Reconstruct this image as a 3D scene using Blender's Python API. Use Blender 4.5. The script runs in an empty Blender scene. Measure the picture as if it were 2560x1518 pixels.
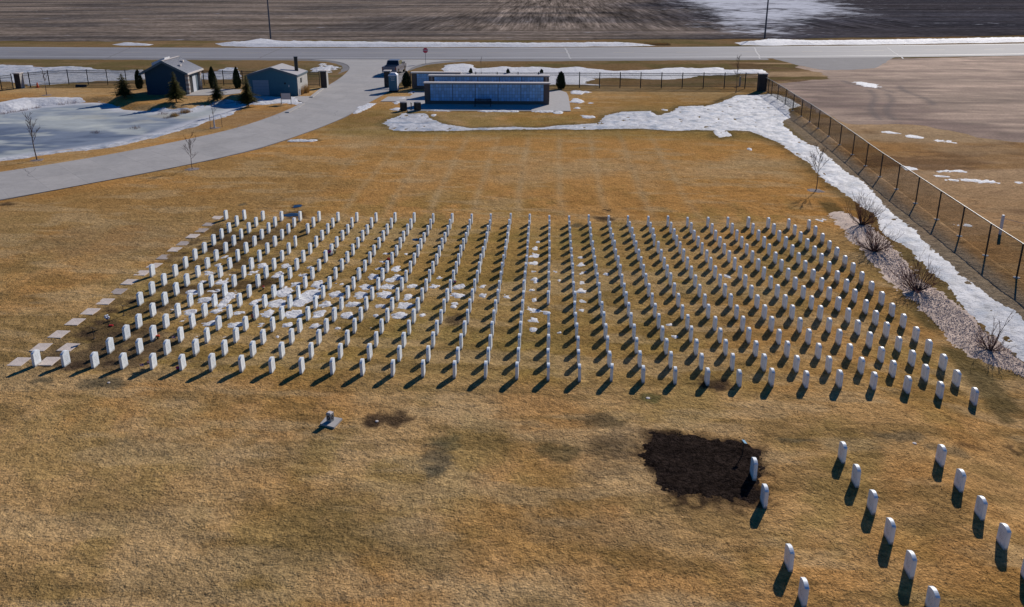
import bpy, math, random
import numpy as np
from mathutils import Vector, Matrix
random.seed(7); rng = np.random.default_rng(7)
C = bpy.context.scene
COL = C.collection

# ------------------------------------------------------------------ camera
FOC, PITCH, YAW, ROLL, CAMH, PX, PY = 2007.4, 0.306155, -0.0670596, 0.00502833, 15.2, 1240.23, 559.0
PW, PH = 2560.0, 1518.0
cd = bpy.data.cameras.new('camera'); cam = bpy.data.objects.new('camera', cd); COL.objects.link(cam)
cd.sensor_fit = 'HORIZONTAL'; cd.sensor_width = 36.0; cd.lens = FOC/PW*36.0
cd.shift_x = -(PX-PW/2)/PW; cd.shift_y = (PY-PH/2)/PW
cd.clip_start = 0.5; cd.clip_end = 9000
_c, _s = math.cos(YAW), math.sin(YAW); _cp, _sp = math.cos(PITCH), math.sin(PITCH); _cr, _sr = math.cos(ROLL), math.sin(ROLL)
fwd = Vector((_s*_cp, _c*_cp, -_sp)); right0 = Vector((_c, -_s, 0)); up0 = right0.cross(fwd)
rightv = right0*_cr+up0*_sr; upv = -right0*_sr+up0*_cr
# image axes: u2 = cr*u - sr*v ; v2 = sr*u + cr*v
rightv = right0*_cr-up0*_sr; upv = right0*_sr+up0*_cr
m = Matrix((rightv, upv, -fwd)).transposed().to_4x4(); m.translation = (0, 0, CAMH)
cam.matrix_world = m
C.camera = cam
# ------------------------------------------------------------------ light
SUN_AZ, SUN_EL = math.radians(29), math.radians(29)
w = bpy.data.worlds.new('World'); C.world = w; w.use_nodes = True
nt = w.node_tree; bg = nt.nodes['Background']
sk = nt.nodes.new('ShaderNodeTexSky'); sk.sky_type = 'NISHITA'; sk.sun_disc = False
sk.sun_elevation = SUN_EL; sk.sun_rotation = SUN_AZ; sk.air_density = 1.0; sk.dust_density = 0.6; sk.ozone_density = 4.0
hs = nt.nodes.new('ShaderNodeHueSaturation'); hs.inputs['Saturation'].default_value = 1.85; hs.inputs['Hue'].default_value = .512
nt.links.new(sk.outputs[0], hs.inputs['Color']); nt.links.new(hs.outputs[0], bg.inputs[0]); bg.inputs[1].default_value = 0.064
sd = bpy.data.lights.new('sun', 'SUN'); sun = bpy.data.objects.new('sun', sd); COL.objects.link(sun)
sd.energy = 4.4; sd.angle = math.radians(0.5); sd.color = (1.0, 0.93, 0.85)
sv = Vector((math.sin(SUN_AZ)*math.cos(SUN_EL), math.cos(SUN_AZ)*math.cos(SUN_EL), math.sin(SUN_EL)))
sun.rotation_euler = sv.to_track_quat('Z', 'Y').to_euler(); sun.location = (0, 0, 60)
C.view_settings.view_transform = 'Standard'; C.view_settings.look = 'None'
C.view_settings.exposure = 0.0; C.view_settings.gamma = 1.0; C.view_settings.use_curve_mapping = False
C.render.engine = 'CYCLES'

# ------------------------------------------------------------------ ground maths
def unproj(u, v, z=0.0):
    """where the sight line of a photo pixel meets the height z"""
    a = (u-PX)/FOC; b = -(v-PY)/FOC
    x = _cr*a+_sr*b; y = -_sr*a+_cr*b
    yr = _cp+y*_sp; zz = -_sp+y*_cp
    t = (z-CAMH)/zz
    return (_c*x+_s*yr)*t, (-_s*x+_c*yr)*t
def sstep(a, b, x):
    t = np.clip((x-a)/(b-a), 0, 1); return t*t*(3-2*t)
def hash2(ix, iy, seed):
    h = (ix.astype(np.int64)*374761393+iy.astype(np.int64)*668265263+seed*974634777) & 0xffffffff
    h = ((h ^ (h >> 13))*1274126177) & 0xffffffff
    return ((h ^ (h >> 16)) & 0xffff)/65535.0
def vnoise(x, y, seed=0):
    x = np.asarray(x, float); y = np.asarray(y, float)
    ix = np.floor(x); iy = np.floor(y); fx = x-ix; fy = y-iy
    fx = fx*fx*(3-2*fx); fy = fy*fy*(3-2*fy)
    a = hash2(ix, iy, seed); b = hash2(ix+1, iy, seed); c = hash2(ix, iy+1, seed); d = hash2(ix+1, iy+1, seed)
    return (a*(1-fx)+b*fx)*(1-fy)+(c*(1-fx)+d*fx)*fy
def fbm(x, y, s, oct=4, seed=0):
    """0..1, features about s metres"""
    o = 0; A = 1; T_ = 0
    for k in range(oct):
        o = o+A*vnoise(x/s*2**k+17.3*k, y/s*2**k-9.1*k, seed+k); T_ += A; A *= 0.55
    return o/T_
def sdf(P, x, y):
    """signed distance to a polygon, positive inside"""
    P = np.asarray(P, float); n = len(P); d = np.full(np.shape(x), 1e18); ins = np.zeros(np.shape(x), bool)
    for i in range(n):
        ax, ay = P[i]; bx, by = P[(i+1) % n]; ex, ey = bx-ax, by-ay
        L = ex*ex+ey*ey+1e-12
        t = np.clip(((x-ax)*ex+(y-ay)*ey)/L, 0, 1)
        d = np.minimum(d, (x-ax-t*ex)**2+(y-ay-t*ey)**2)
        cnd = (ay > y) != (by > y)
        xi = ax+(y-ay)*ex/(ey if abs(ey) > 1e-12 else 1e-12)
        ins ^= cnd & (x < xi)
    d = np.sqrt(d); return np.where(ins, d, -d)
def U(pts, z=0.0): return [unproj(u, v, z) for u, v in pts]
def cr(x0, y0, pts, s=3.533): return [(x0+a/s, y0+b/s) for a, b in pts]

ICE_Z = -0.55
POND = U(cr(0, 0, [(-260, 1010), (0, 1000), (160, 985), (350, 945), (500, 935), (640, 920), (800, 912), (905, 915), (960, 925), (1060, 975), (1200, 985), (1345, 985),
      (1400, 1000), (1500, 985), (1690, 985), (1800, 955), (1900, 925), (2150, 915), (2100, 950), (1930, 1010), (1700, 1085), (1400, 1180), (1000, 1275), (600, 1330), (300, 1365), (0, 1415), (-260, 1450)]), ICE_Z)
FENCE_X = lambda y: 22.9+(np.asarray(y, float)-36)*0.0685
def T(x, y):
    x = np.asarray(x, float); y = np.asarray(y, float)
    xf = FENCE_X(y); xc = xf-3.6
    D = 0.12+0.66*np.exp(-(np.maximum(y, 22)-28)/10.0)
    D = D*(1-sstep(95, 104, y))
    z = -D*sstep(12, xc, x)*(1-sstep(xc+0.3, xf+0.5, x))
    # roadside swale between the fence and the highway, open at the drive
    sw = np.exp(-((y-124)/6.5)**2)*(1-sstep(-40, -36, x)*(1-sstep(-19, -14, x)))*(1-sstep(26, 34, x))
    z = z-0.45*sw
    mm = (x < -15) & (y > 58) & (y < 112)
    if np.any(mm):
        xx = np.where(mm, x, -40.); yy = np.where(mm, y, 80.)
        s = sdf(POND, xx, yy)
        z = z+np.where(mm, -0.62*sstep(-2.6, 0.1, s)-0.25*sstep(0.1, 1.5, s), 0)
    return z
def GP(u, v):
    z = 0.0
    for _ in range(12):
        X, Y = unproj(u, v, z); z = 0.5*z+0.5*float(T(X, Y))
    X, Y = unproj(u, v, z)
    return X, Y, float(T(X, Y))
def GX(pts): return [GP(u, v)[:2] for u, v in pts]

# ------------------------------------------------------------------ helpers
def tag(o, label=None, cat=None, group=None, kind=None):
    if label: o['label'] = label
    if cat: o['category'] = cat
    if group: o['group'] = group
    if kind: o['kind'] = kind
    return o
def empty(name, loc, rz=0.0):
    o = bpy.data.objects.new(name, None); COL.objects.link(o); o.location = loc; o.rotation_euler = (0, 0, rz); o.empty_display_size = 0.3
    return o
def mk(name, V, F, mats, parent=None, smooth=False, mi=None):
    me = bpy.data.meshes.new(name); me.from_pydata(V, [], F); 
    for mt in (mats if isinstance(mats, (list, tuple)) else [mats]): me.materials.append(mt)
    if mi is not None: me.polygons.foreach_set('material_index', mi)
    if smooth: me.polygons.foreach_set('use_smooth', [True]*len(me.polygons))
    me.update()
    o = bpy.data.objects.new(name, me); COL.objects.link(o)
    if parent: o.parent = parent
    return o
def inst(src, name, parent, loc=(0, 0, 0), rz=0.0, scale=None):
    o = bpy.data.objects.new(name, src.data); COL.objects.link(o); o.parent = parent; o.location = loc; o.rotation_euler = (0, 0, rz)
    if scale: o.scale = scale
    return o
class MB:
    def __init__(s): s.V = []; s.F = []; s.M = []
    def add(s, V, F, m=0):
        n = len(s.V); s.V += [tuple(v) for v in V]; s.F += [tuple(i+n for i in f) for f in F]; s.M += [m]*len(F); return s
    def box(s, x0, x1, y0, y1, z0, z1, m=0, rz=0.0, c=None):
        V = [(x, y, z) for z in (z0, z1) for x, y in ((x0, y0), (x1, y0), (x1, y1), (x0, y1))]
        if rz:
            cx, cy = c or ((x0+x1)/2, (y0+y1)/2); a, b = math.cos(rz), math.sin(rz)
            V = [(cx+(x-cx)*a-(y-cy)*b, cy+(x-cx)*b+(y-cy)*a, z) for x, y, z in V]
        return s.add(V, [(3, 2, 1, 0), (4, 5, 6, 7), (0, 1, 5, 4), (1, 2, 6, 5), (2, 3, 7, 6), (3, 0, 4, 7)], m)
    def bar(s, a, b, w, h=None, m=0):
        a = Vector(a); b = Vector(b); d = (b-a); d.normalize(); h = h or w
        up = Vector((0, 0, 1)) if abs(d.z) < 0.95 else Vector((0, 1, 0))
        r = d.cross(up); r.normalize(); q = r.cross(d)
        V = [p+r*sx*w/2+q*sy*h/2 for p in (a, b) for sx, sy in ((-1, -1), (1, -1), (1, 1), (-1, 1))]
        return s.add(V, [(0, 1, 2, 3), (7, 6, 5, 4), (1, 0, 4, 5), (2, 1, 5, 6), (3, 2, 6, 7), (0, 3, 7, 4)], m)
    def tube(s, pts, rad, n=6, m=0, cap=True):
        rings = []; base = len(s.V)
        pts = [Vector(p) for p in pts]
        for i, p in enumerate(pts):
            d = (pts[min(i+1, len(pts)-1)]-pts[max(i-1, 0)]); d.normalize()
            up = Vector((0, 0, 1)) if abs(d.z) < 0.9 else Vector((1, 0, 0))
            r = d.cross(up); r.normalize(); q = r.cross(d)
            R = rad[i] if isinstance(rad, (list, tuple)) else rad
            for k in range(n):
                a = 2*math.pi*k/n; s.V.append(tuple(p+r*math.cos(a)*R+q*math.sin(a)*R))
        for i in range(len(pts)-1):
            for k in range(n):
                a = base+i*n+k; b = base+i*n+(k+1) % n
                s.F.append((a, b, b+n, a+n)); s.M.append(m)
        if cap:
            s.F.append(tuple(base+k for k in range(n))); s.M.append(m)
            s.F.append(tuple(base+(len(pts)-1)*n+k for k in reversed(range(n)))); s.M.append(m)
        return s
    def lathe(s, prof, n=16, m=0, c=(0, 0)):
        base = len(s.V)
        for r, z in prof:
            for k in range(n):
                a = 2*math.pi*k/n; s.V.append((c[0]+r*math.cos(a), c[1]+r*math.sin(a), z))
        for i in range(len(prof)-1):
            for k in range(n):
                a = base+i*n+k; b = base+i*n+(k+1) % n
                s.F.append((a, b, b+n, a+n)); s.M.append(m)
        s.F.append(tuple(base+k for k in reversed(range(n)))); s.M.append(m)
        s.F.append(tuple(base+(len(prof)-1)*n+k for k in range(n))); s.M.append(m)
        return s
    def ball(s, c, r, m=0, n=6):
        prof = [(0.02*r, -r)]+[(r*math.sin(math.pi*i/n), -r*math.cos(math.pi*i/n)) for i in range(1, n)]+[(0.02*r, r)]
        base = len(s.V); s.lathe(prof, 8, m)
        for i in range(base, len(s.V)): x, y, z = s.V[i]; s.V[i] = (x+c[0], y+c[1], z+c[2])
        return s
    def build(s, name, mats, parent=None, smooth=False, loc=None, bevel=0):
        o = mk(name, s.V, s.F, mats, parent, smooth, s.M)
        if loc: o.location = loc
        if bevel:
            b = o.modifiers.new('bevel', 'BEVEL'); b.width = bevel; b.segments = 2; b.limit_method = 'ANGLE'
        return o
def cyl(p0, p1, r, n=10): return MB().tube([p0, p1], r, n)

# ------------------------------------------------------------------ materials
def mat(name, col, rough=0.8, var=None, bump=None, metal=0.0, spec=0.3, col2=None, stretch=(1, 1, 1), attr=False, coord='Object', dark=0.6, tone=None):
    m = bpy.data.materials.new(name); m.use_nodes = True; n = m.node_tree.nodes; L = m.node_tree.links
    b = n['Principled BSDF']; b.inputs['Roughness'].default_value = rough; b.inputs['Metallic'].default_value = metal
    b.inputs['Specular IOR Level'].default_value = spec
    b.inputs['Base Color'].default_value = (*col, 1)
    tc = n.new('ShaderNodeTexCoord'); mp = n.new('ShaderNodeMapping'); mp.inputs['Scale'].default_value = stretch
    L.new(tc.outputs[coord], mp.inputs[0])
    src = None
    if attr:
        a = n.new('ShaderNodeAttribute'); a.attribute_name = 'Col'; src = a.outputs['Color']
    if col2 or tone:
        t = n.new('ShaderNodeTexNoise'); t.inputs['Scale'].default_value = (tone or (1.0,))[0]; t.inputs['Detail'].default_value = 5
        L.new(mp.outputs[0], t.inputs[0])
        r = n.new('ShaderNodeMapRange'); r.inputs[1].default_value = (tone or (0, .38))[1]; r.inputs[2].default_value = (tone or (0, 0, .62))[2] if tone else .62
        L.new(t.outputs[0], r.inputs[0])
        mx = n.new('ShaderNodeMix'); mx.data_type = 'RGBA'; mx.inputs[6].default_value = (*col, 1); mx.inputs[7].default_value = (*(col2 or col), 1)
        L.new(r.outputs[0], mx.inputs[0]); src = mx.outputs[2]
    for (sc, amt) in (var or []):
        t = n.new('ShaderNodeTexNoise'); t.inputs['Scale'].default_value = sc; t.inputs['Detail'].default_value = 4; t.inputs['Roughness'].default_value = 0.65
        L.new(mp.outputs[0], t.inputs[0])
        r = n.new('ShaderNodeMapRange'); r.inputs[1].default_value = 0.3; r.inputs[2].default_value = 0.7; r.inputs[3].default_value = 1-amt; r.inputs[4].default_value = 1+amt
        L.new(t.outputs[0], r.inputs[0])
        mu = n.new('ShaderNodeVectorMath'); mu.operation = 'SCALE'
        if src is None: mu.inputs[0].default_value = col
        else: L.new(src, mu.inputs[0])
        L.new(r.outputs[0], mu.inputs['Scale']); src = mu.outputs[0]
    if src is not None: L.new(src, b.inputs['Base Color'])
    prev = None
    for (sc, dist) in (bump or []):
        t = n.new('ShaderNodeTexNoise'); t.inputs['Scale'].default_value = sc; t.inputs['Detail'].default_value = 4; t.inputs['Roughness'].default_value = 0.6
        L.new(mp.outputs[0], t.inputs[0])
        bp = n.new('ShaderNodeBump'); bp.inputs['Distance'].default_value = dist; bp.inputs['Strength'].default_value = 1.0
        L.new(t.outputs[0], bp.inputs['Height'])
        if prev: L.new(prev, bp.inputs['Normal'])
        prev = bp.outputs[0]
    if prev: L.new(prev, b.inputs['Normal'])
    return m
M = {}
M['grass'] = mat('dormant_grass', (.3, .2, .1), .95, var=[(1.7, .14), (7, .22), (17, .26), (45, .15)], bump=[(4, .09), (15, .04)], spec=.0, attr=True)
M['soil'] = mat('bare_soil', (.029, .0205, .0165), .95, var=[(1.6, .35), (7, .6), (22, .7)], bump=[(6, .12), (18, .07)], spec=.0)
M['clod'] = mat('earth_clod', (.05, .034, .026), .95, var=[(5, .5)], spec=.0)
M['lot'] = mat('dry_dirt', (.30, .235, .19), .95, var=[(.5, .15), (4, .2), (14, .15)], bump=[(3, .05)], spec=.1, attr=True)
M['snow'] = mat('old_snow', (.66, .66, .67), .7, var=[(.9, .08), (5, .14)], bump=[(2.0, .14), (9, .05), (30, .02)], spec=.3, attr=False)
M['crust'] = mat('icy_crust', (.58, .58, .59), .6, col2=(.34, .38, .44), tone=(.7, .50, .64), var=[(.5, .08), (3, .14), (9, .12)], bump=[(1.6, .04), (7, .03), (25, .015)], spec=.12)
M['gravel'] = mat('pink_gravel', (.58, .45, .36), .9, var=[(1.2, .22), (14, .4)], bump=[(16, .03)], spec=.2)
M['pebble'] = mat('pebble', (.58, .48, .41), .85, var=[(6, .35)], spec=.2)
M['concrete'] = mat('concrete', (.385, .365, .345), .85, var=[(.25, .10), (1.5, .07), (12, .08)], bump=[(60, .004)], spec=.25)
M['kerbc'] = mat('kerb_concrete', (.42, .40, .38), .85, var=[(2, .08), (30, .06)], spec=.25)
M['joint'] = mat('joint', (.19, .18, .18), .9)
M['asphalt'] = mat('highway_surface', (.235, .23, .24), .8, var=[(.12, .10), (.7, .12), (4, .08)], stretch=(.15, 1, 1), spec=.3)
M['approach'] = mat('gravel_approach', (.20, .19, .19), .9, var=[(.5, .1), (6, .12)], spec=.2)
M['line'] = mat('white_road_paint', (.62, .62, .60), .6, var=[(4, .12)])
M['yline'] = mat('worn_yellow_paint', (.42, .36, .25), .7, var=[(3, .2)])
M['seal'] = mat('pale_crack_seal', (.42, .41, .40), .8)
M['marble'] = mat('white_marble', (.83, .88, .90), .45, var=[(3, .05), (11, .10)], stretch=(1, 1, .35), spec=.4)
M['flat'] = mat('flat_granite', (.62, .53, .46), .7, var=[(2.5, .14), (16, .22)], spec=.3)
M['flatd'] = mat('weathered_granite', (.40, .34, .30), .75, var=[(2.5, .15), (16, .22)], spec=.3)
M['black'] = mat('black_metal', (.012, .013, .016), .45, spec=.5)
M['wire'] = mat('black_vinyl_wire', (.03, .028, .028), .7, spec=.2)
M['rail'] = mat('grey_top_rail', (.16, .15, .15), .5, spec=.5)
M['dkbrick'] = mat('dark_brick', (.075, .062, .058), .85, var=[(3, .2), (12, .25)], bump=[(14, .02)], spec=.2)
M['ltbrick'] = mat('stone_veneer', (.34, .27, .23), .85, var=[(5, .3)], bump=[(10, .03)])
M['cap'] = mat('limestone_cap', (.62, .56, .52), .75, var=[(1.2, .06), (9, .05)])
M['niche'] = mat('niche_marble', (.50, .53, .57), .35, var=[(1.3, .18), (5, .06)], spec=.5)
M['brown'] = mat('brown_granite', (.13, .095, .085), .6, var=[(20, .15)], spec=.4)
M['bluewall'] = mat('painted_block_wall', (.06, .15, .20), .8, var=[(2, .08), (12, .1)], spec=.2)
M['navywall'] = mat('navy_block_wall', (.026, .06, .10), .8, var=[(2, .08), (12, .1)], spec=.2)
M['palewall'] = mat('pale_block', (.46, .44, .41), .85, var=[(3, .12)])
M['roofm'] = mat('grey_standing_seam', (.62, .63, .66), .5, var=[(1.5, .05)], spec=.4)
M['roofd'] = mat('dark_seam', (.20, .20, .22), .6)
M['shingle'] = mat('pale_roof_sheet', (.42, .40, .40), .8, var=[(2, .06), (25, .08)])
M['fascia'] = mat('slate_fascia', (.10, .14, .17), .6)
M['door'] = mat('pale_door', (.55, .58, .62), .5)
M['garage'] = mat('grey_garage_door', (.22, .27, .34), .6, var=[(3, .05)])
M['dark'] = mat('shadow_opening', (.015, .015, .018), .8)
M['sign'] = mat('white_board', (.62, .62, .63), .5)
M['red'] = mat('stop_red', (.80, .02, .07), .45, spec=.5)
M['white'] = mat('white_paint', (.8, .8, .8), .5)
M['pbblue'] = mat('blue_plastic', (.03, .16, .26), .45, spec=.5)
M['pbwhite'] = mat('white_plastic', (.70, .72, .76), .4)
M['truck'] = mat('dark_grey_truck_paint', (.17, .165, .20), .35, spec=.6)
M['chrome'] = mat('chrome', (.6, .6, .62), .15, metal=1)
M['glass'] = mat('dark_glass', (.012, .02, .03), .25, spec=.4)
M['tyre'] = mat('tyre', (.02, .02, .02), .85)
M['taill'] = mat('tail_lamp', (.35, .02, .02), .3, spec=.6)
M['bark'] = mat('bare_bark', (.13, .095, .08), .9, var=[(8, .2)])
M['twig'] = mat('dark_twig', (.075, .045, .04), .9)
M['redtwig'] = mat('reddish_twig', (.19, .075, .055), .9)
M['guard'] = mat('pale_trunk_guard', (.62, .60, .60), .7)
M['needle'] = mat('dark_spruce_needles', (.035, .045, .018), .8, var=[(2, .4)], spec=.15)
M['needle2'] = mat('olive_spruce_tips', (.20, .175, .045), .8, var=[(3, .3)], spec=.15)
M['cedar'] = mat('arborvitae_green', (.022, .038, .018), .85, var=[(4, .5)], spec=.1)
M['straw'] = mat('straw_grass', (.48, .32, .13), .9, var=[(5, .25)])
M['reed'] = mat('reddish_reed', (.30, .17, .13), .9, var=[(3, .3)])
M['orange'] = mat('orange_plastic', (.75, .11, .03), .5)
M['mulch'] = mat('tree_ring_gravel', (.22, .18, .17), .95, var=[(6, .5)], bump=[(10, .05)])
M['pink'] = mat('magenta_petals', (.36, .01, .14), .7, var=[(20, .4)])
M['redf'] = mat('red_petals', (.40, .012, .02), .7, var=[(20, .4)])
M['cream'] = mat('cream_petals', (.65, .6, .42), .7, var=[(20, .2)])
M['purple'] = mat('purple_petals', (.16, .05, .22), .7, var=[(20, .3)])
M['blue'] = mat('flag_blue', (.03, .05, .22), .7)
M['lblue'] = mat('light_blue_card', (.22, .42, .58), .5)
M['leaf'] = mat('artificial_leaf', (.03, .07, .03), .7)
M['utility'] = mat('utility_pole_wood', (.10, .10, .12), .85, var=[(3, .2)])
M['puddle'] = mat('wet_puddle', (.03, .04, .05), .06, spec=.9)
M['rock'] = mat('grey_granite_box', (.30, .31, .31), .6, var=[(9, .12)])
M['bench'] = mat('dark_bench', (.02, .018, .018), .6)
M['wood'] = mat('weathered_stake', (.16, .11, .07), .9)

def specks(m, scale=5.5, lo=.36, hi=.50, dark=.42):
    n = m.node_tree.nodes; L = m.node_tree.links; b = n['Principled BSDF']; src = b.inputs['Base Color'].links[0].from_socket
    tc = n.new('ShaderNodeTexCoord'); t = n.new('ShaderNodeTexNoise'); t.inputs['Scale'].default_value = scale; t.inputs['Detail'].default_value = 7; t.inputs['Roughness'].default_value = .72
    L.new(tc.outputs['Object'], t.inputs[0]); r_ = n.new('ShaderNodeMapRange'); r_.inputs[1].default_value = lo; r_.inputs[2].default_value = hi; r_.inputs[3].default_value = dark; r_.inputs[4].default_value = 1.04
    L.new(t.outputs[0], r_.inputs[0]); k = n.new('ShaderNodeVectorMath'); k.operation = 'SCALE'; L.new(src, k.inputs[0]); L.new(r_.outputs[0], k.inputs['Scale']); L.new(k.outputs[0], b.inputs['Base Color'])
specks(M['grass'], 6, .34, .50, .62); specks(M['grass'], 2.2, .36, .48, .80)
def field_mat():
    m = bpy.data.materials.new('ploughed_stubble'); m.use_nodes = True; n = m.node_tree.nodes; L = m.node_tree.links
    b = n['Principled BSDF']; b.inputs['Roughness'].default_value = .95; b.inputs['Specular IOR Level'].default_value = .0
    g = n.new('ShaderNodeNewGeometry'); a = n.new('ShaderNodeAttribute'); a.attribute_name = 'Col'
    def noise(st, sc, det=4, dist=0.0):
        mp = n.new('ShaderNodeMapping'); mp.inputs['Scale'].default_value = st; L.new(g.outputs['Position'], mp.inputs[0])
        t = n.new('ShaderNodeTexNoise'); t.inputs['Scale'].default_value = sc; t.inputs['Detail'].default_value = det; t.inputs['Roughness'].default_value = .6; t.inputs['Distortion'].default_value = dist
        L.new(mp.outputs[0], t.inputs[0]); return t.outputs[0]
    def rng_(s, a0, a1, b0, b1):
        r = n.new('ShaderNodeMapRange'); r.inputs[1].default_value = a0; r.inputs[2].default_value = a1; r.inputs[3].default_value = b0; r.inputs[4].default_value = b1
        L.new(s, r.inputs[0]); return r.outputs[0]
    def mul(x, y):
        k = n.new('ShaderNodeMath'); k.operation = 'MULTIPLY'; L.new(x, k.inputs[0]); L.new(y, k.inputs[1]); return k.outputs[0]
    def mixf(f, x, y):
        k = n.new('ShaderNodeMix'); k.data_type = 'FLOAT'; L.new(f, k.inputs[0]); L.new(x, k.inputs[2]); L.new(y, k.inputs[3]); return k.outputs[0]
    hx = mul(mul(rng_(noise((.10, 1, 1), .075, 5, .6), .3, .7, .62, 1.38), rng_(noise((.05, 1, 1), .22, 4, .3), .3, .7, .45, 1.55)), rng_(noise((.3, 1, 1), .7, 5), .3, .7, .45, 1.55))
    hy = mul(mul(rng_(noise((1, .12, 1), .10, 4, .5), .3, .7, .5, 1.5), rng_(noise((1, .04, 1), .5, 3, .2), .3, .7, .45, 1.55)), rng_(noise((1, .03, 1), 1.5, 2), .3, .7, .5, 1.5))
    sp = rng_(noise((.6, 1, 1), 1.2, 6), .3, .7, .5, 1.5)
    al = n.new('ShaderNodeSeparateColor'); am = n.new('ShaderNodeAttribute'); am.attribute_name = 'Row'; L.new(am.outputs['Color'], al.inputs[0])
    f = mul(mixf(al.outputs[0], hx, hy), sp)
    v = n.new('ShaderNodeVectorMath'); v.operation = 'SCALE'; L.new(a.outputs['Color'], v.inputs[0]); L.new(f, v.inputs['Scale'])
    asn = n.new('ShaderNodeAttribute'); asn.attribute_name = 'Snow'; ss = n.new('ShaderNodeSeparateColor'); L.new(asn.outputs['Color'], ss.inputs[0])
    sn = noise((.3, .8, 1), .55, 8, .4); ad = n.new('ShaderNodeMath'); ad.operation = 'ADD'; L.new(sn, ad.inputs[0]); L.new(ss.outputs[0], ad.inputs[1])
    mk_ = rng_(ad.outputs[0], .98, 1.08, 0, 1); mx = n.new('ShaderNodeMix'); mx.data_type = 'RGBA'; L.new(mk_, mx.inputs[0]); L.new(v.outputs[0], mx.inputs[6]); mx.inputs[7].default_value = (.62, .63, .67, 1)
    L.new(mx.outputs[2], b.inputs['Base Color']); return m
M['field'] = field_mat()
def engrave(m):
    n = m.node_tree.nodes; L = m.node_tree.links; b = n['Principled BSDF']; src = b.inputs['Base Color'].links[0].from_socket
    tc = n.new('ShaderNodeTexCoord'); sp = n.new('ShaderNodeSeparateXYZ'); L.new(tc.outputs['Object'], sp.inputs[0])
    def M_(op, a, b_=None, c_=None):
        k = n.new('ShaderNodeMath'); k.operation = op
        for i, q in enumerate((a, b_, c_)):
            if q is None: continue
            if isinstance(q, (int, float)): k.inputs[i].default_value = q
            else: L.new(q, k.inputs[i])
        return k.outputs[0]
    rows = M_('GREATER_THAN', M_('SINE', M_('MULTIPLY', sp.outputs[2], 2*math.pi/.055)), .1)
    mp = n.new('ShaderNodeMapping'); mp.inputs['Scale'].default_value = (0, 1, .33); L.new(tc.outputs['Object'], mp.inputs[0])
    t = n.new('ShaderNodeTexNoise'); t.inputs['Scale'].default_value = 55; t.inputs['Detail'].default_value = 2; L.new(mp.outputs[0], t.inputs[0])
    w_ = M_('GREATER_THAN', t.outputs[0], .50)
    z0 = M_('MULTIPLY', M_('GREATER_THAN', sp.outputs[2], .22), M_('LESS_THAN', sp.outputs[2], .50)); y0 = M_('LESS_THAN', M_('ABSOLUTE', sp.outputs[1]), .115)
    f = M_('MULTIPLY', M_('MULTIPLY', rows, w_), M_('MULTIPLY', z0, y0)); g = M_('SUBTRACT', 1.0, M_('MULTIPLY', f, .42))
    k = n.new('ShaderNodeVectorMath'); k.operation = 'SCALE'; L.new(src, k.inputs[0]); L.new(g, k.inputs['Scale']); L.new(k.outputs[0], b.inputs['Base Color'])
engrave(M['marble'])
def footstain(m):
    n = m.node_tree.nodes; L = m.node_tree.links; b = n['Principled BSDF']; src = b.inputs['Base Color'].links[0].from_socket
    tc = n.new('ShaderNodeTexCoord'); sp = n.new('ShaderNodeSeparateXYZ'); L.new(tc.outputs['Object'], sp.inputs[0]); t = n.new('ShaderNodeTexNoise'); t.inputs['Scale'].default_value = 14; L.new(tc.outputs['Object'], t.inputs[0])
    ad = n.new('ShaderNodeMath'); ad.operation = 'MULTIPLY_ADD'; L.new(t.outputs[0], ad.inputs[0]); ad.inputs[1].default_value = -.14; L.new(sp.outputs[2], ad.inputs[2])
    r_ = n.new('ShaderNodeMapRange'); r_.inputs[1].default_value = -.07; r_.inputs[2].default_value = .03; r_.inputs[3].default_value = .8; r_.inputs[4].default_value = 0; L.new(ad.outputs[0], r_.inputs[0])
    mx = n.new('ShaderNodeMix'); mx.data_type = 'RGBA'; L.new(r_.outputs[0], mx.inputs[0]); L.new(src, mx.inputs[6]); mx.inputs[7].default_value = (.20, .15, .09, 1); L.new(mx.outputs[2], b.inputs['Base Color'])
footstain(M['marble'])
specks(M['crust'], 2.2, .38, .50, .74); specks(M['snow'], 3.5, .36, .46, .8); specks(M['crust'], .5, .38, .52, .84)
def ice_mat():
    m = mat('frozen_pond_ice', (.46, .48, .44), .65, var=[(.8, .10), (3, .10)], stretch=(.45, 1.3, 1), bump=[(1.2, .02), (6, .01)], spec=.08, attr=True)
    return m
M['ice'] = ice_mat()

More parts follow.
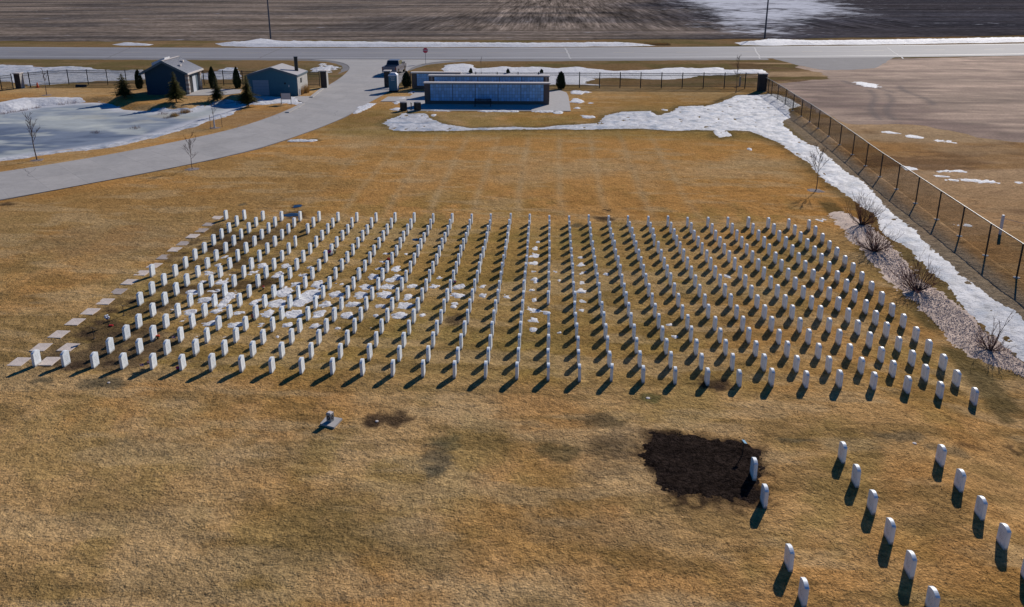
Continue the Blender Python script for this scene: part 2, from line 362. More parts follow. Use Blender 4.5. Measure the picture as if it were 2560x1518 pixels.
# ------------------------------------------------------------------ the ground sheet
def axis(segs):
    out = []
    for a, b, s in segs:
        k = max(1, int(round((b-a)/s))); out += list(np.linspace(a, b, k, endpoint=False))
    out.append(segs[-1][1]); return np.array(out)
def grid_mesh(name, X, Y, Z, mt, keep=None, smooth=True, cols=None, parent=None):
    ny, nx = X.shape
    V = np.stack([X, Y, Z], -1).reshape(-1, 3)
    idx = np.arange(ny*nx).reshape(ny, nx)
    q = np.stack([idx[:-1, :-1], idx[:-1, 1:], idx[1:, 1:], idx[1:, :-1]], -1).reshape(-1, 4)
    if keep is not None: q = q[keep.reshape(-1)]
    used = np.unique(q); remap = np.full(ny*nx, -1, np.int64); remap[used] = np.arange(len(used)); q = remap[q]; V = V[used]
    me = bpy.data.meshes.new(name); me.vertices.add(len(V)); me.vertices.foreach_set('co', V.ravel())
    me.loops.add(q.size); me.loops.foreach_set('vertex_index', q.ravel().astype(np.int32))
    me.polygons.add(len(q)); me.polygons.foreach_set('loop_start', np.arange(0, q.size, 4, dtype=np.int32)); me.polygons.foreach_set('loop_total', np.full(len(q), 4, dtype=np.int32))
    me.polygons.foreach_set('use_smooth', np.full(len(q), smooth))
    me.update(calc_edges=True)
    for nm, c in (cols or {}).items():
        at = me.color_attributes.new(nm, 'FLOAT_COLOR', 'POINT')
        cc = np.concatenate([c.reshape(-1, 3)[used], np.ones((len(used), 1))], 1); at.data.foreach_set('color', cc.ravel())
    me.materials.append(mt); me.validate()
    o = bpy.data.objects.new(name, me); COL.objects.link(o)
    if parent: o.parent = parent
    return o
def micro(x, y):
    near = 1-sstep(62, 75, y)
    lump = (fbm(x, y, .5, 3, 11)-.5)*.07+(fbm(x, y, 3.2, 2, 5)-.5)*.08
    return lump*near*(1-sstep(28, 34, np.abs(x)))
def TM(x, y): return T(x, y)+micro(x, y)

# grid of the headstones
GX0, GY0, GA, GB = -20.5736, 28.0663, 1.21696, 1.24312
SOIL = GX(cr(1500, 1050, [(400, 115), (530, 108), (850, 145), (1100, 178), (1240, 240), (1290, 300), (1270, 350), (1300, 440), (1250, 520), (1290, 600), (1200, 650), (1000, 600), (800, 590), (620, 600), (520, 560), (470, 500), (430, 430), (350, 310), (340, 230)], 3.17))
BIG = cr(640, 0, [(1120, 1090), (1160, 1060), (1290, 1010), (1400, 1005), (1480, 1003), (1560, 1060), (1700, 1103), (1900, 1132), (2261, 1122)])+cr(1280, 0, [(220, 1130), (400, 1108), (600, 1100), (760, 1092), (810, 1050), (830, 1022), (980, 987), (1220, 982), (1290, 1017), (1400, 992), (1480, 943), (1740, 932), (1900, 882), (2000, 842), (2180, 838)])+cr(1920, 0, [(40, 830), (90, 838), (180, 872), (285, 935), (200, 962), (205, 1040), (150, 1062), (148, 1120), (300, 1240), (430, 1290), (600, 1425)])+cr(1920, 400, [(690, 105), (850, 200), (960, 300), (1100, 460), (1250, 600), (1370, 700), (1500, 800), (1640, 930), (1780, 1060), (1900, 1160), (2050, 1280), (2261, 1440), (2600, 1700), (2620, 2050), (2261, 1755), (2080, 1620), (1950, 1484), (1830, 1370), (1680, 1240), (1560, 1100), (1370, 960), (1290, 880), (1180, 770), (1040, 640), (900, 480), (780, 385), (640, 270), (480, 150), (320, 0)])+cr(1920, 0, [(120, 1270), (0, 1215)])+cr(1280, 0, [(2100, 1160), (1880, 1150), (1930, 1200), (1840, 1212), (1780, 1152), (1600, 1150), (1400, 1156), (1150, 1137), (640, 1142), (0, 1147)])+cr(640, 0, [(1850, 1150), (1480, 1162), (1300, 1156), (1200, 1140)])
BIGW = GX(BIG)
SOIL2 = GX(cr(1500, 1050, [(360, 200), (700, 200), (1200, 200), (1310, 300), (1290, 450), (1350, 700), (1100, 712), (700, 730), (600, 715), (500, 600), (420, 430)], 3.17))
def lawn_colour(X, Y):
    tan = np.array([.51, .315, .132]); org = np.array([.50, .25, .072]); olive = np.array([.275, .195, .058]); pale = np.array([.50, .35, .18]); brown = np.array([.17, .105, .055])
    n1 = fbm(X, Y, 9, 4, 21); n2 = fbm(X, Y, 2.4, 4, 31); n3 = fbm(X, Y, .7, 3, 41); n4 = fbm(X, Y, 28, 3, 51)
    c = np.ones(X.shape+(3,))*tan
    def mixc(c, col, f): f = np.clip(f, 0, 1)[..., None]; return c*(1-f)+np.array(col)*f
    # mown strip colour beyond the graves, more orange
    c = mixc(c, org, .75*sstep(46, 52, Y)*(1-sstep(98, 104, Y)))
    c = mixc(c, org, (.25+.45*sstep(.35, .65, n4))*sstep(3, 13, X))
    c = mixc(c, pale, .55*sstep(.5, .72, n1)); c = mixc(c, olive, .5*sstep(.48, .66, n2)*(1-.75*sstep(50, 60, Y))*(.5+.5*sstep(-22, -8, X))); c = mixc(c, [.29, .19, .075], .5*sstep(.47, .6, fbm(X*.6, Y, 14, 4, 66)))
    c = mixc(c, org*np.array([.9, .85, .8]), .5*sstep(.5, .7, fbm(X, Y, 5, 4, 61))*(1-sstep(50, 60, Y)))
    # greener turf between the headstones
    gi = (X-GX0)/GA; gj = (Y-GY0)/GB
    ins = sstep(-1.2, .8, gi)*(1-sstep(29, 34, gi))*sstep(-1.2, .6, gj)*(1-sstep(14, 18, gj))
    c = mixc(c, olive, ins*(.62+.5*(n2-.5)-.45*sstep(19, 27, gi)))
    c = mixc(c, [.30, .17, .06], ins*.55*sstep(.5, .65, n3)*(.6+.4*sstep(16, 20, gi)))
    c = mixc(c, [.19, .125, .045], .5*sstep(.5, .64, fbm(X*.32, Y, .9, 4, 611))*(1-sstep(30, 60, Y))); c = mixc(c, pale, .45*sstep(.52, .66, fbm(X*.32, Y, 1.1, 4, 612)))
    # swath lines left by the mower
    st = np.exp(-(((X-1.0)-np.round((X-1.0)/2.9)*2.9+(fbm(X*0, Y, 12, 2, 5)-.5)*.8)/.3)**2)
    c = mixc(c, pale, .5*st*sstep(48, 52, Y)*(1-sstep(76, 84, Y))*sstep(-24, -8, X)*(1-sstep(8, 14, X))*n2*1.6)
    # roadside and left bank
    c = mixc(c, [.19, .125, .062], .8*sstep(107, 114, Y)); c = mixc(c, [.15, .125, .05], .7*sstep(.42, .6, fbm(X*.5, Y, 5, 4, 22))*sstep(105, 112, Y)); c = mixc(c, [.30, .20, .11], .5*sstep(.5, .7, fbm(X*.5, Y, 4, 4, 23))*sstep(105, 112, Y))
    c = mixc(c, [.36, .2, .09], .6*sstep(.45, .6, n4)*(X < -18)*sstep(50, 56, Y)*(1-sstep(104, 110, Y)))
    # olive along the snow edges
    c = mixc(c, olive, .6*sstep(76, 80, Y)*(1-sstep(84, 99, Y))*sstep(-24, -20, X)*(1-sstep(24, 27, X))*sstep(.25, .6, n2))
    c = mixc(c, olive, .55*np.exp(-((Y-77.0)/2.2)**2)*sstep(-24, -20, X))
    q = (X > -30) & (X < 30) & (Y > 18) & (Y < 108)
    if q.any():
        f = np.zeros(X.shape); db = sdf(BIGW, X[q], Y[q])+(fbm(X[q], Y[q], .8, 4, 620)-.5)*1.2; f[q] = sstep(-1.5, -.1, db); c = mixc(c, [.10, .085, .04], .62*f)
    # across the chain link fence
    xf = FENCE_X(Y); f2 = sstep(xf-.3, xf+.5, X)*(Y < 140)
    c = mixc(c, [.36, .21, .10], .7*f2*(.4+n1)*(1-sstep(80, 92, Y))); c = mixc(c, [.52, .35, .20], .85*f2*sstep(.42, .6, fbm(X*.4, Y, 5, 4, 71))*(.45+.55*sstep(50, 66, Y))); c = mixc(c, [.13, .075, .045], .5*f2*sstep(.52, .66, fbm(X*.4, Y, 2.6, 4, 72)))
    c = mixc(c, [.30, .235, .165], .75*sstep(xf-2.4, xf-1.4, X)*(1-sstep(xf-.4, xf+.6, X))*(Y < 92))
    c = mixc(c, [.10, .08, .035], .75*sstep(xf-5.9, xf-5.4, X)*(1-sstep(xf-4.6, xf-4.2, X))*(Y < 56)*sstep(.3, .5, n2))
    def spot(c, u, v, ru, rv, col, f, seed=0, z=0, rot=0):
        x0, y0 = unproj(u, v, z); x1 = unproj(u+ru, v, z)[0]; y1 = unproj(u, v-rv, z)[1]
        rx, ry = abs(x1-x0), abs(y1-y0)
        d = np.sqrt(((X-x0)/rx)**2+((Y-y0)/ry)**2)+(fbm(X, Y, max(rx, .4)*.5, 4, 90+seed)-.5)*1.5
        return mixc(c, col, f*(1-sstep(.55, 1.15, d)))
    dk = [.045, .03, .022]; gd = [.11, .095, .06]
    S = [(218, 836, 26, 9, dk, .75), (283, 778, 22, 7, dk, .75), (249, 807, 18, 6, dk, .8), (286, 837, 22, 9, dk, .6), (328, 754, 20, 7, dk, .8), (192, 913, 42, 16, dk, .85), (277, 908, 20, 8, dk, .75), (240, 870, 20, 8, dk, .6),
         (270, 958, 66, 15, gd, .8), (110, 953, 32, 10, gd, .7), (957, 1048, 66, 24, dk, .85), (930, 1058, 22, 8, dk, .6), (1092, 1142, 42, 44, [.12, .10, .065], .75), (1085, 1180, 40, 14, gd, .6), (1120, 1100, 44, 26, [.15, .125, .06], .6),
         (1506, 1052, 62, 24, [.10, .075, .04], .75), (1380, 1128, 80, 30, [.13, .10, .045], .7), (1520, 1122, 52, 34, [.10, .07, .04], .6), (1500, 1180, 60, 40, [.17, .115, .06], .4), (1784, 958, 48, 18, dk, .85), (1812, 968, 26, 10, dk, .7), (1624, 996, 34, 16, [.10, .10, .04], .75),
         (735, 537, 42, 9, dk, .7), (743, 516, 16, 5, dk, .8), (1515, 548, 30, 7, dk, .85), (1518, 527, 14, 3.5, dk, .9), (657, 710, 24, 12, dk, .7), (1138, 800, 26, 16, dk, .7), (1440, 564, 16, 6, gd, .8),
         (600, 715, 40, 12, dk, .65), (668, 706, 30, 16, dk, .65), (560, 600, 26, 9, dk, .6), (540, 620, 30, 10, dk, .55), (430, 720, 40, 14, [.08, .055, .035], .7), (360, 770, 60, 20, [.09, .06, .035], .6), (470, 660, 50, 16, [.09, .06, .035], .5), (400, 870, 60, 26, [.11, .075, .04], .5),
         (1555, 1110, 60, 50, [.17, .12, .07], .5), (2260, 1092, 70, 14, gd, .7), (2380, 1118, 60, 16, gd, .6), (2430, 1095, 36, 8, dk, .6), (2545, 1085, 20, 12, dk, .7), (1700, 600, 14, 4, gd, .5), (8, 511, 26, 6, dk, .8), (608, 511, 12, 4, gd, .8),
         (2010, 1100, 60, 5, gd, .7), (1640, 1080, 60, 8, dk, .5), (800, 1240, 160, 30, [.22, .14, .055], .5), (1000, 1380, 300, 60, [.21, .14, .055], .45), (300, 1250, 220, 50, [.25, .165, .07], .4), (1500, 1330, 200, 40, [.27, .19, .10], .4), (250, 600, 200, 40, [.33, .23, .12], .4), (2330, 336, 270, 26, [.50, .35, .20], .75), (2450, 375, 160, 14, [.46, .31, .17], .5), (2500, 500, 80, 20, [.42, .27, .14], .5), (760, 352, 44, 7, [.13, .10, .045], .7), (900, 300, 60, 20, [.24, .15, .05], .5)]
    for k, s_ in enumerate(S): c = spot(c, *s_, seed=k)
    c = c*np.where(Y > 107, .95, np.where(Y > 52, .98, 1.0))[..., None]
    nq = X[(X > 2) & (X < 8) & (Y > 18) & (Y < 26)].size
    q = (X > 1) & (X < 9) & (Y > 17) & (Y < 27)
    if q.any():
        f = np.zeros(X.shape); d = sdf(SOIL, X[q], Y[q])+(fbm(X[q], Y[q], .5, 4, 400)-.5)*1.1; d2 = sdf(SOIL2, X[q], Y[q])+(fbm(X[q], Y[q], .45, 4, 401)-.5)*1.2
        f[q] = np.maximum(.92*sstep(-.4, .2, d), .85*sstep(-.2, .3, d2)*(.35+.65*sstep(.32, .5, fbm(X[q], Y[q], .3, 4, 402))))
        c = mixc(c, [.03, .019, .015], f)
    # wet dark ground round the left-hand columns
    wet = sstep(-.9, .2, gi)*(1-sstep(2.5, 6, gi))*sstep(-1.0, .2, gj)*(1-sstep(14, 17, gj))*sstep(.47, .62, fbm(X, Y, 1.5, 4, 430))
    c = mixc(c, [.075, .05, .033], .75*wet)
    return np.clip(c*(.86+.34*(n3[..., None]-.2)), .01, .9)
xs = axis([(-3500, -600, 400), (-600, -150, 45), (-150, -100, 1.2), (-100, -34, .55), (-34, 30, .11), (30, 60, .5), (60, 130, 1.5), (130, 600, 45), (600, 3500, 400)])
ys = axis([(-300, 5, 30), (5, 12, .8), (12, 52, .11), (52, 78, .2), (78, 150, .42), (150, 195, 2.2), (195, 4500, 430)])
X, Y = np.meshgrid(xs, ys)
Z = TM(X, Y)
ground = grid_mesh('lawn', X, Y, Z, M['grass'], cols={'Col': lawn_colour(X, Y)})
tag(ground, kind='structure')

def drape(name, polys, res, mt, hmax=.05, k=.35, edge=(1.0, .5), kind='structure', label=None, cat=None, cols=None, rough_top=.0, seed=0, thr=None, parent=None, fine=None):
    """a layer lying on the ground: thickness grows from a noisy outline"""
    A = np.concatenate([np.array(p) for p in polys]); pad = edge[1]*1.2+res[0]
    gx = np.arange(A[:, 0].min()-pad, A[:, 0].max()+pad, res[0]); gy = np.arange(A[:, 1].min()-pad, A[:, 1].max()+pad, res[1])
    X, Y = np.meshgrid(gx, gy); d = np.full(X.shape, -1e9)
    for p in polys:
        p = np.array(p); q = (X > p[:, 0].min()-pad*2) & (X < p[:, 0].max()+pad*2) & (Y > p[:, 1].min()-pad*2) & (Y < p[:, 1].max()+pad*2)
        if q.any(): d[q] = np.maximum(d[q], sdf(p, X[q], Y[q]))
    d = d+(fbm(X, Y, edge[0], 4, 200+seed)-.5)*2*edge[1]
    if fine: d = d+(fbm(X, Y, fine[0], 4, 500+seed)-.5)*2*fine[1]
    if thr: d = np.minimum(d, (fbm(X, Y*thr[2], thr[0], 4, 300+seed)-thr[1])*thr[3])
    h = np.clip(d*k, -.06, hmax)
    h = h+np.where(h > 0, (fbm(X, Y, .5, 3, 77)-.5)*rough_top*np.minimum(1, h/hmax), 0)
    Z = TM(X, Y)+h
    kq = np.maximum.reduce([h[:-1, :-1], h[1:, :-1], h[:-1, 1:], h[1:, 1:]]) > -.02
    o = grid_mesh(name, X, Y, Z, mt, keep=kq, cols=cols(X, Y) if cols else None, parent=parent)
    return tag(o, label, cat, kind=kind)

# ploughed field beyond the highway
fx = axis([(-3500, -500, 300), (-500, 420, 4), (420, 3500, 300)]); fy = np.concatenate([axis([(0, 60, 3), (60, 320, 6), (320, 800, 40), (800, 4200, 340)])])
X, Yo = np.meshgrid(fx, fy)
front = 184+(fbm(X, X*0, 7, 3, 8)-.5)*5+np.interp(X, [-130, -60, 0, 60, 110], [-3, 0, 1, 6, 14])
Y = front+Yo
cA = np.array([.22, .175, .14]); cB = np.array([.115, .098, .088]); cD = np.array([.040, .040, .050])
n1 = fbm(X*.35, Y, 16, 4, 3)[..., None]; n2 = fbm(X, Y*.35, 30, 3, 13)
dkf = (sstep(5, 70, X+(fbm(X, Y, 40, 3, 4)-.5)*60)*(1-.0*X))[..., None]
c = cA*(1-sstep(.4, .65, n1))+cB*sstep(.4, .65, n1); c = c*(1-dkf*.85)+(cD*(.8+.6*n1))*dkf*.85
row = sstep(-60, -20, X+(n2-.5)*50)*(1-sstep(70, 110, X+(n2-.5)*50-(Y-190)*.15))*sstep(206, 226, Y+(n2-.5)*20)
SNF = U([(1690, -8), (2080, -10), (2120, 10), (2175, 34), (2080, 48), (2010, 56), (1990, 66), (1960, 86), (1840, 86), (1800, 60), (1760, 50), (1730, 28), (1700, 16)])
snf = np.clip(.42+.012*sdf(SNF, X, Y), 0, .62)+(fbm(X, Y, 22, 3, 34)-.5)*.30
snf = np.maximum(snf, .33+.2*(fbm(X*.5, Y, 30, 3, 35)-.5)*(X > 60))
fld = grid_mesh('ploughed_field', X, Y, np.full(X.shape, .04), M['field'], cols={'Col': c, 'Row': np.repeat(row[..., None], 3, -1), 'Snow': np.repeat(np.clip(snf, 0, 1)[..., None], 3, -1)})
tag(fld, kind='structure')

# dry dirt lot at the right
LOT = GX([(1985, 168), (2050, 182), (2070, 198), (1945, 209), (1958, 224), (2010, 255), (2060, 287), (2110, 311), (2230, 312), (2300, 315), (2370, 327), (2440, 341), (2560, 357), (2760, 372), (2900, 150), (2560, 140.5), (2240, 146), (2100, 150)])
RED = GX([(1945, 209), (2070, 198), (2130, 222), (2190, 235), (2230, 262), (2330, 290), (2440, 312), (2560, 330), (2700, 350), (2700, 380), (2560, 357), (2440, 341), (2300, 315), (2060, 290), (2010, 255)])
def lotc(X, Y):
    n = fbm(X*.35+Y*.1, Y, 3.5, 4, 15)[..., None]; n2 = fbm(X*.25, Y, 2.0, 4, 16)[..., None]; e = sstep(0, 9, sdf(LOT, X, Y))[..., None]
    redd = np.array([.135, .085, .068]); tan = np.array([.30, .235, .19])
    c = tan*np.array([1.52, 1.36, 1.22])*(1-.42*n)+0*X[..., None]; c = c*(1-.42*sstep(.5, .68, n2))+redd*.42*sstep(.5, .68, n2)
    f = sstep(-4, 3, sdf(RED, X, Y)+(n[..., 0]-.5)*14)[..., None]*(.45+.55*sstep(.35, .6, n2)); c = c*(1-.85*f)+redd*.95*f*(.7+n)
    stk = sstep(.52, .66, fbm(X*.18+Y*.06, Y, 1.3, 4, 18))[..., None]; c = c*(1-.22*stk)
    stl = sstep(.56, .68, fbm(X*.2+Y*.1, Y, 1.5, 4, 19))[..., None]; c = c*(1+.3*stl)
    for (u0, v0, u1, v1) in ((2200, 300, 2170, 225), (2235, 300, 2215, 235), (2240, 310, 2380, 360), (2300, 315, 2420, 380), (2250, 215, 2330, 262), (2010, 193, 2110, 203), (2110, 203, 2230, 232)):
        a = np.array(GP(u0, v0)[:2]); b = np.array(GP(u1, v1)[:2]); e_ = b-a; t = np.clip(((X-a[0])*e_[0]+(Y-a[1])*e_[1])/(e_@e_), 0, 1)
        d = np.hypot(X-a[0]-t*e_[0]+np.sin(t*6)*.5, Y-a[1]-t*e_[1]); g_ = (.6*np.exp(-(d/.45)**2))[..., None]; c = c*(1-g_)+np.array([.09, .07, .07])*g_
    c = c*(1+.2*sstep(46, 70, X))[..., None]
    return {'Col': c}
drape('dirt_lot', [LOT], (.45, .6), M['lot'], hmax=.012, k=.03, edge=(4, 1.2), cols=lotc, seed=2)

# ------------------------------------------------------------------ roads
def dense(P, s=1.0):
    out = []
    for (a, b) in zip(P[:-1], P[1:]):
        k = max(1, int(math.dist(a, b)/s))
        for i in range(k): out.append((a[0]+(b[0]-a[0])*i/k, a[1]+(b[1]-a[1])*i/k))
    return out+[P[-1]]
def resample(P, n):
    P = np.array(P, float); d = np.concatenate([[0], np.cumsum(np.hypot(*np.diff(P, axis=0).T))]); t = np.linspace(0, d[-1], n)
    return np.stack([np.interp(t, d, P[:, 0]), np.interp(t, d, P[:, 1])], 1)
def smoothc(P, n, it=6):
    P = resample(P, n)
    for _ in range(it): P[1:-1] = .25*P[:-2]+.5*P[1:-1]+.25*P[2:]
    return P
HZ = .03
top = U([(-700, 113), (0, 117), (320, 118.3), (640, 119.6), (1000, 120.2), (1280, 119.8), (1600, 118.8), (1920, 115.8), (2240, 112.5), (2560, 108.0), (3100, 99)], HZ)
bot = U([(-700, 140), (0, 144.6), (320, 146.3), (640, 147.4), (1000, 148.6), (1280, 149), (1600, 148.2), (1920, 146), (2240, 143), (2560, 138.5), (3100, 128)], HZ)
# straight beyond the picture, as a road goes on
def ext(P, L):
    a = np.array(P[0]); b = np.array(P[1]); c_ = np.array(P[-2]); d = np.array(P[-1])
    return [tuple(a+(a-b)/np.linalg.norm(a-b)*L)]+list(P)+[tuple(d+(d-c_)/np.linalg.norm(d-c_)*L)]
xsr = np.linspace(-900, 900, 361)
def yline(P):
    P = np.array(sorted(ext(P, 900))); q = np.polyfit(P[1:-1, 0], P[1:-1, 1], 3); y = np.polyval(q, np.clip(xsr, -150, 125))
    sl = np.polyval(np.polyder(q), -150), np.polyval(np.polyder(q), 125)
    return y+np.where(xsr < -150, (xsr+150)*sl[0], 0)+np.where(xsr > 125, (xsr-125)*sl[1], 0)
yt, yb = yline(top), yline(bot)
def band(name, f0, f1, z, mt, parent=None, x0=-900, x1=900, kind=None):
    xx = np.arange(x0, x1+.01, (x1-x0)/max(1, round((x1-x0)/5.0)))
    a = np.interp(xx, xsr, yb); b = np.interp(xx, xsr, yt)
    V = [(x, q+(p-q)*f0, z) for x, q, p in zip(xx, a, b)]+[(x, q+(p-q)*f1, z) for x, q, p in zip(xx, a, b)]
    n = len(xx); F = [(i, i+1, n+i+1, n+i) for i in range(n-1)]
    o = mk(name, V, F, mt, parent)
    return tag(o, kind=kind)
hw = band('highway', 0, 1, HZ, M['asphalt'], kind='structure')
band('edge_line', .125, .138, HZ+.005, M['line'], hw); band('edge_line', .935, .948, HZ+.005, M['line'], hw)
for k in range(-14, 15):
    if not (-14 < k*9 < 6) or True:
        band('centre_dash', .515, .527, HZ+.005, M['yline'], hw, x0=k*12, x1=k*12+4)
for u in (1419, 1893, 2235, 300, 680):
    mb = MB(); P_ = []
    for k in range(8):
        v = 119+k*28/7; P_.append((*unproj(u+(k-3)*(6 if u > 2000 else (2 if u > 700 else -9))+random.uniform(-1, 1)*(0 if u < 700 else 2), v, HZ+.006), HZ+.006))
    for a, b in zip(P_[:-1], P_[1:]):
        w_ = .13; mb.add([(a[0]-w_, a[1], a[2]), (a[0]+w_, a[1], a[2]), (b[0]+w_, b[1], b[2]), (b[0]-w_, b[1], b[2])], [(0, 1, 2, 3)])
    mb.build('crack_seal', M['seal'] if u > 700 else M['joint'], hw)
# gravel shoulder strips
ap = U([(1925, 146), (1990, 145.6), (2240, 142.5), (2215, 160), (2190, 172), (2130, 176), (2060, 176), (2010, 168), (1975, 158), (1945, 151)], 0)
drape('road_approach', [ap], (.5, .7), M['approach'], hmax=.02, k=.05, edge=(3, .5), seed=5)
ys_l = U([(-200, 146), (0, 144), (640, 147), (815, 149.5), (850, 154), (868, 161), (878, 168), (872, 175.5), (858, 180), (846, 186), (852, 176), (858, 169), (846, 161), (820, 155), (780, 152), (640, 151), (0, 148), (-200, 151)], 0)
drape('shoulder', [ys_l, U([(1010, 176), (1028, 167), (1059, 158), (1104, 152.5), (1169, 149), (1280, 149), (1920, 146), (1925, 150), (1280, 153.5), (1180, 153.5), (1110, 157), (1066, 163), (1040, 171), (1024, 178)], 0)], (.4, .7), M['approach'], hmax=.012, k=.05, edge=(2, .4), seed=6)

# the cemetery drive, cast in slabs
Lc = [(-330, 482), (0, 429.7), (150, 407.5), (254.7, 390.5), (424.6, 357), (566, 328.5), (640, 305), (696.6, 285), (758.9, 256), (807, 220.8), (838, 203.8), (860, 188), (872, 175.5), (877.5, 168.4), (868, 161), (849.5, 154.3), (815, 150), (776, 148.3)]
Rc = [(-330, 552), (0, 500.5), (136, 475), (249, 453.8), (351, 435.4), (467, 412), (532, 399), (640, 374), (710.8, 351), (798.5, 319.8), (866.4, 291.5), (923, 256), (953, 240), (985, 222), (1003, 205), (1014, 186), (1022, 172), (1035, 165.5), (1059, 158.5), (1104, 152.9), (1140, 150.5), (1169, 149.6)]
DZ = .05
Lw = smoothc(U(Lc, DZ), 200, 3); Rw = smoothc(U(Rc, DZ), 200, 3)
drive = mk('driveway', [(*p, DZ-.012) for p in Lw]+[(*p, DZ-.012) for p in Rw]+[(*p, -.1) for p in Lw]+[(*p, -.1) for p in Rw],
           [(i, 200+i, 201+i, i+1) for i in range(199)]+[(400+i, i, i+1, 401+i) for i in range(199)]+[(200+i, 600+i, 601+i, 201+i) for i in range(199)], M['joint'])
tag(drive, kind='structure')
# slab rows: walk along the right edge, joint at right angles in the long part, skewed like the photo
def matchT(P, Q):
    """pair points of two edges: the straight part at right angles, the throat by share of length"""
    return
nrow = 40
tl = np.linspace(0, 1, nrow+1)
La = resample(U(Lc, DZ), nrow+1); Ra = resample(U(Rc, DZ), nrow+1)
for _ in range(2): La[1:-1] = .25*La[:-2]+.5*La[1:-1]+.25*La[2:]; Ra[1:-1] = .25*Ra[:-2]+.5*Ra[1:-1]+.25*Ra[2:]
slabc = [M['concrete']]
for k_, cc in enumerate(((.39, .37, .35), (.375, .357, .338), (.40, .378, .355))):
    slabc.append(mat('concrete_slab_%s' % 'abc'[k_], cc, .85, var=[(.25, .09), (1.5, .07), (12, .08)], spec=.25))
for i in range(nrow):
    for s0, s1 in ((0, .5), (.5, 1)):
        q = []
        for (k, s) in ((i, s0), (i, s1), (i+1, s1), (i+1, s0)):
            q.append(La[k]*(1-s)+Ra[k]*s)
        cq = sum(q)/4; q = [cq+(p-cq)*(1-.008/max(.3, np.linalg.norm(p-cq))) for p in q]
        V = [(*p, DZ-.01) for p in q]+[(*p, DZ) for p in q]
        mk('slab', V, [(4, 5, 6, 7)[::-1], (0, 1, 5, 4), (1, 2, 6, 5), (2, 3, 7, 6), (3, 0, 4, 7)], slabc[(i*7+int(s0*2)*3) % 4], drive)
rc = random.Random(5)
for q in range(9):
    k = rc.randint(3, nrow-8); s0 = rc.uniform(.05, .9); p = La[k]*(1-s0)+Ra[k]*s0; a = rc.uniform(0, 3.1); P_ = [p]
    for _ in range(9): a += rc.uniform(-.5, .5); P_.append(P_[-1]+np.array([math.cos(a), math.sin(a)])*rc.uniform(.25, .5))
    mb = MB()
    for u_, v_ in zip(P_[:-1], P_[1:]):
        dd = v_-u_; nn = np.array([-dd[1], dd[0]])/np.linalg.norm(dd)*.018; mb.add([(*(u_-nn), DZ+.004), (*(u_+nn), DZ+.004), (*(v_+nn), DZ+.004), (*(v_-nn), DZ+.004)], [(0, 3, 2, 1)])
    mb.build('crack', M['joint'], drive)
def plate(name, pts, z0, z1, mt, parent=None, kind='structure'):
    n = len(pts); V = [(*p, z0) for p in pts]+[(*p, z1) for p in pts]
    o = mk(name, V, [tuple(range(n, 2*n))]+[(i, (i+1) % n, n+(i+1) % n, n+i) for i in range(n)], mt, parent)
    return tag(o, kind=kind) if not parent else o
# kerb and entrance pad beside the shed
ke = MB()
for seg in ([(718, 281), (736, 271), (758, 259)], [(778, 243), (792, 232), (806, 221.5)]):
    P_ = U(seg, .1)
    for a, b in zip(P_[:-1], P_[1:]): ke.bar((*a, .075), (*b, .075), .42, .16)
tag(ke.build('kerb', M['kerbc']), kind='structure')
plate('shed_apron', U([(727, 243), (745, 240.5), (781, 240.6), (760, 257), (748, 252)], .06), -.05, .063, M['kerbc'])
plate('pavilion_pad', U([(464, 239), (480, 231), (500, 224), (535, 222.5), (606, 224), (600, 233), (560, 237.5)], .04), -.05, .045, M['kerbc'])
PADZ = .06
PAD = [(1001.5, 253.5), (1025, 240.8), (1040, 228.8), (1072, 228.8), (1072, 224), (1360, 224), (1371, 228), (1400, 226), (1416, 231), (1421, 240.6), (1427, 277.5), (1053, 276.5), (1020, 278.5), (1014, 266)]
plate('columbarium_pad', U(PAD, PADZ), -.05, PADZ, M['kerbc'])
plate('footpath', U([(951, 253.2), (969.5, 241.6), (1024, 241), (1001, 253.4)], .052), -.05, .052, M['kerbc'])

# ------------------------------------------------------------------ frozen pond and its banks
pd = np.array(POND)
gx = np.arange(pd[:, 0].min()-1, pd[:, 0].max()+1, .35); gy = np.arange(pd[:, 1].min()-1, pd[:, 1].max()+1, .45); X, Y = np.meshgrid(gx, gy)
d = sdf(POND, X, Y); ya = (Y-pd[:, 1].min())/(pd[:, 1].max()-pd[:, 1].min())
wv = fbm(X*.35, Y, 5, 5, 700); w2_ = fbm(X*.4, Y, 1.6, 4, 701); w3_ = fbm(X*.6, Y, 3, 4, 702)
c = np.ones(X.shape+(3,))*np.array([.42, .45, .44]); 
def mx_(c, col, f): f = np.clip(f, 0, 1)[..., None]; return c*(1-f)+np.array(col)*f
band_ = np.exp(-((ya-.36-.05*np.sin(X*.15))/.17)**2)
c = mx_(c, [.115, .15, .22], .92*sstep(.32, .52, wv*.55+band_*.42)); c = mx_(c, [.24, .28, .34], .7*sstep(.48, .62, w3_)); c = mx_(c, [.60, .62, .55], .55*sstep(.55, .68, w2_)); c = mx_(c, [.62, .62, .64], .7*(1-sstep(.2, 1.8, d)))
c = mx_(c, [.30, .25, .19], .6*sstep(-32, -24, X-0*Y)*0+.5*sstep(.5, .65, w2_)*np.exp(-(((X+46)/7)**2+((Y-88)/3)**2)))
kq = (np.maximum.reduce([d[:-1, :-1], d[1:, :-1], d[:-1, 1:], d[1:, 1:]]) > -.5)
pond = grid_mesh('frozen_pond', X, Y, ICE_Z+(fbm(X, Y, 1.2, 3, 703)-.5)*.012, M['ice'], keep=kq, cols={'Col': c}); tag(pond, kind='structure')

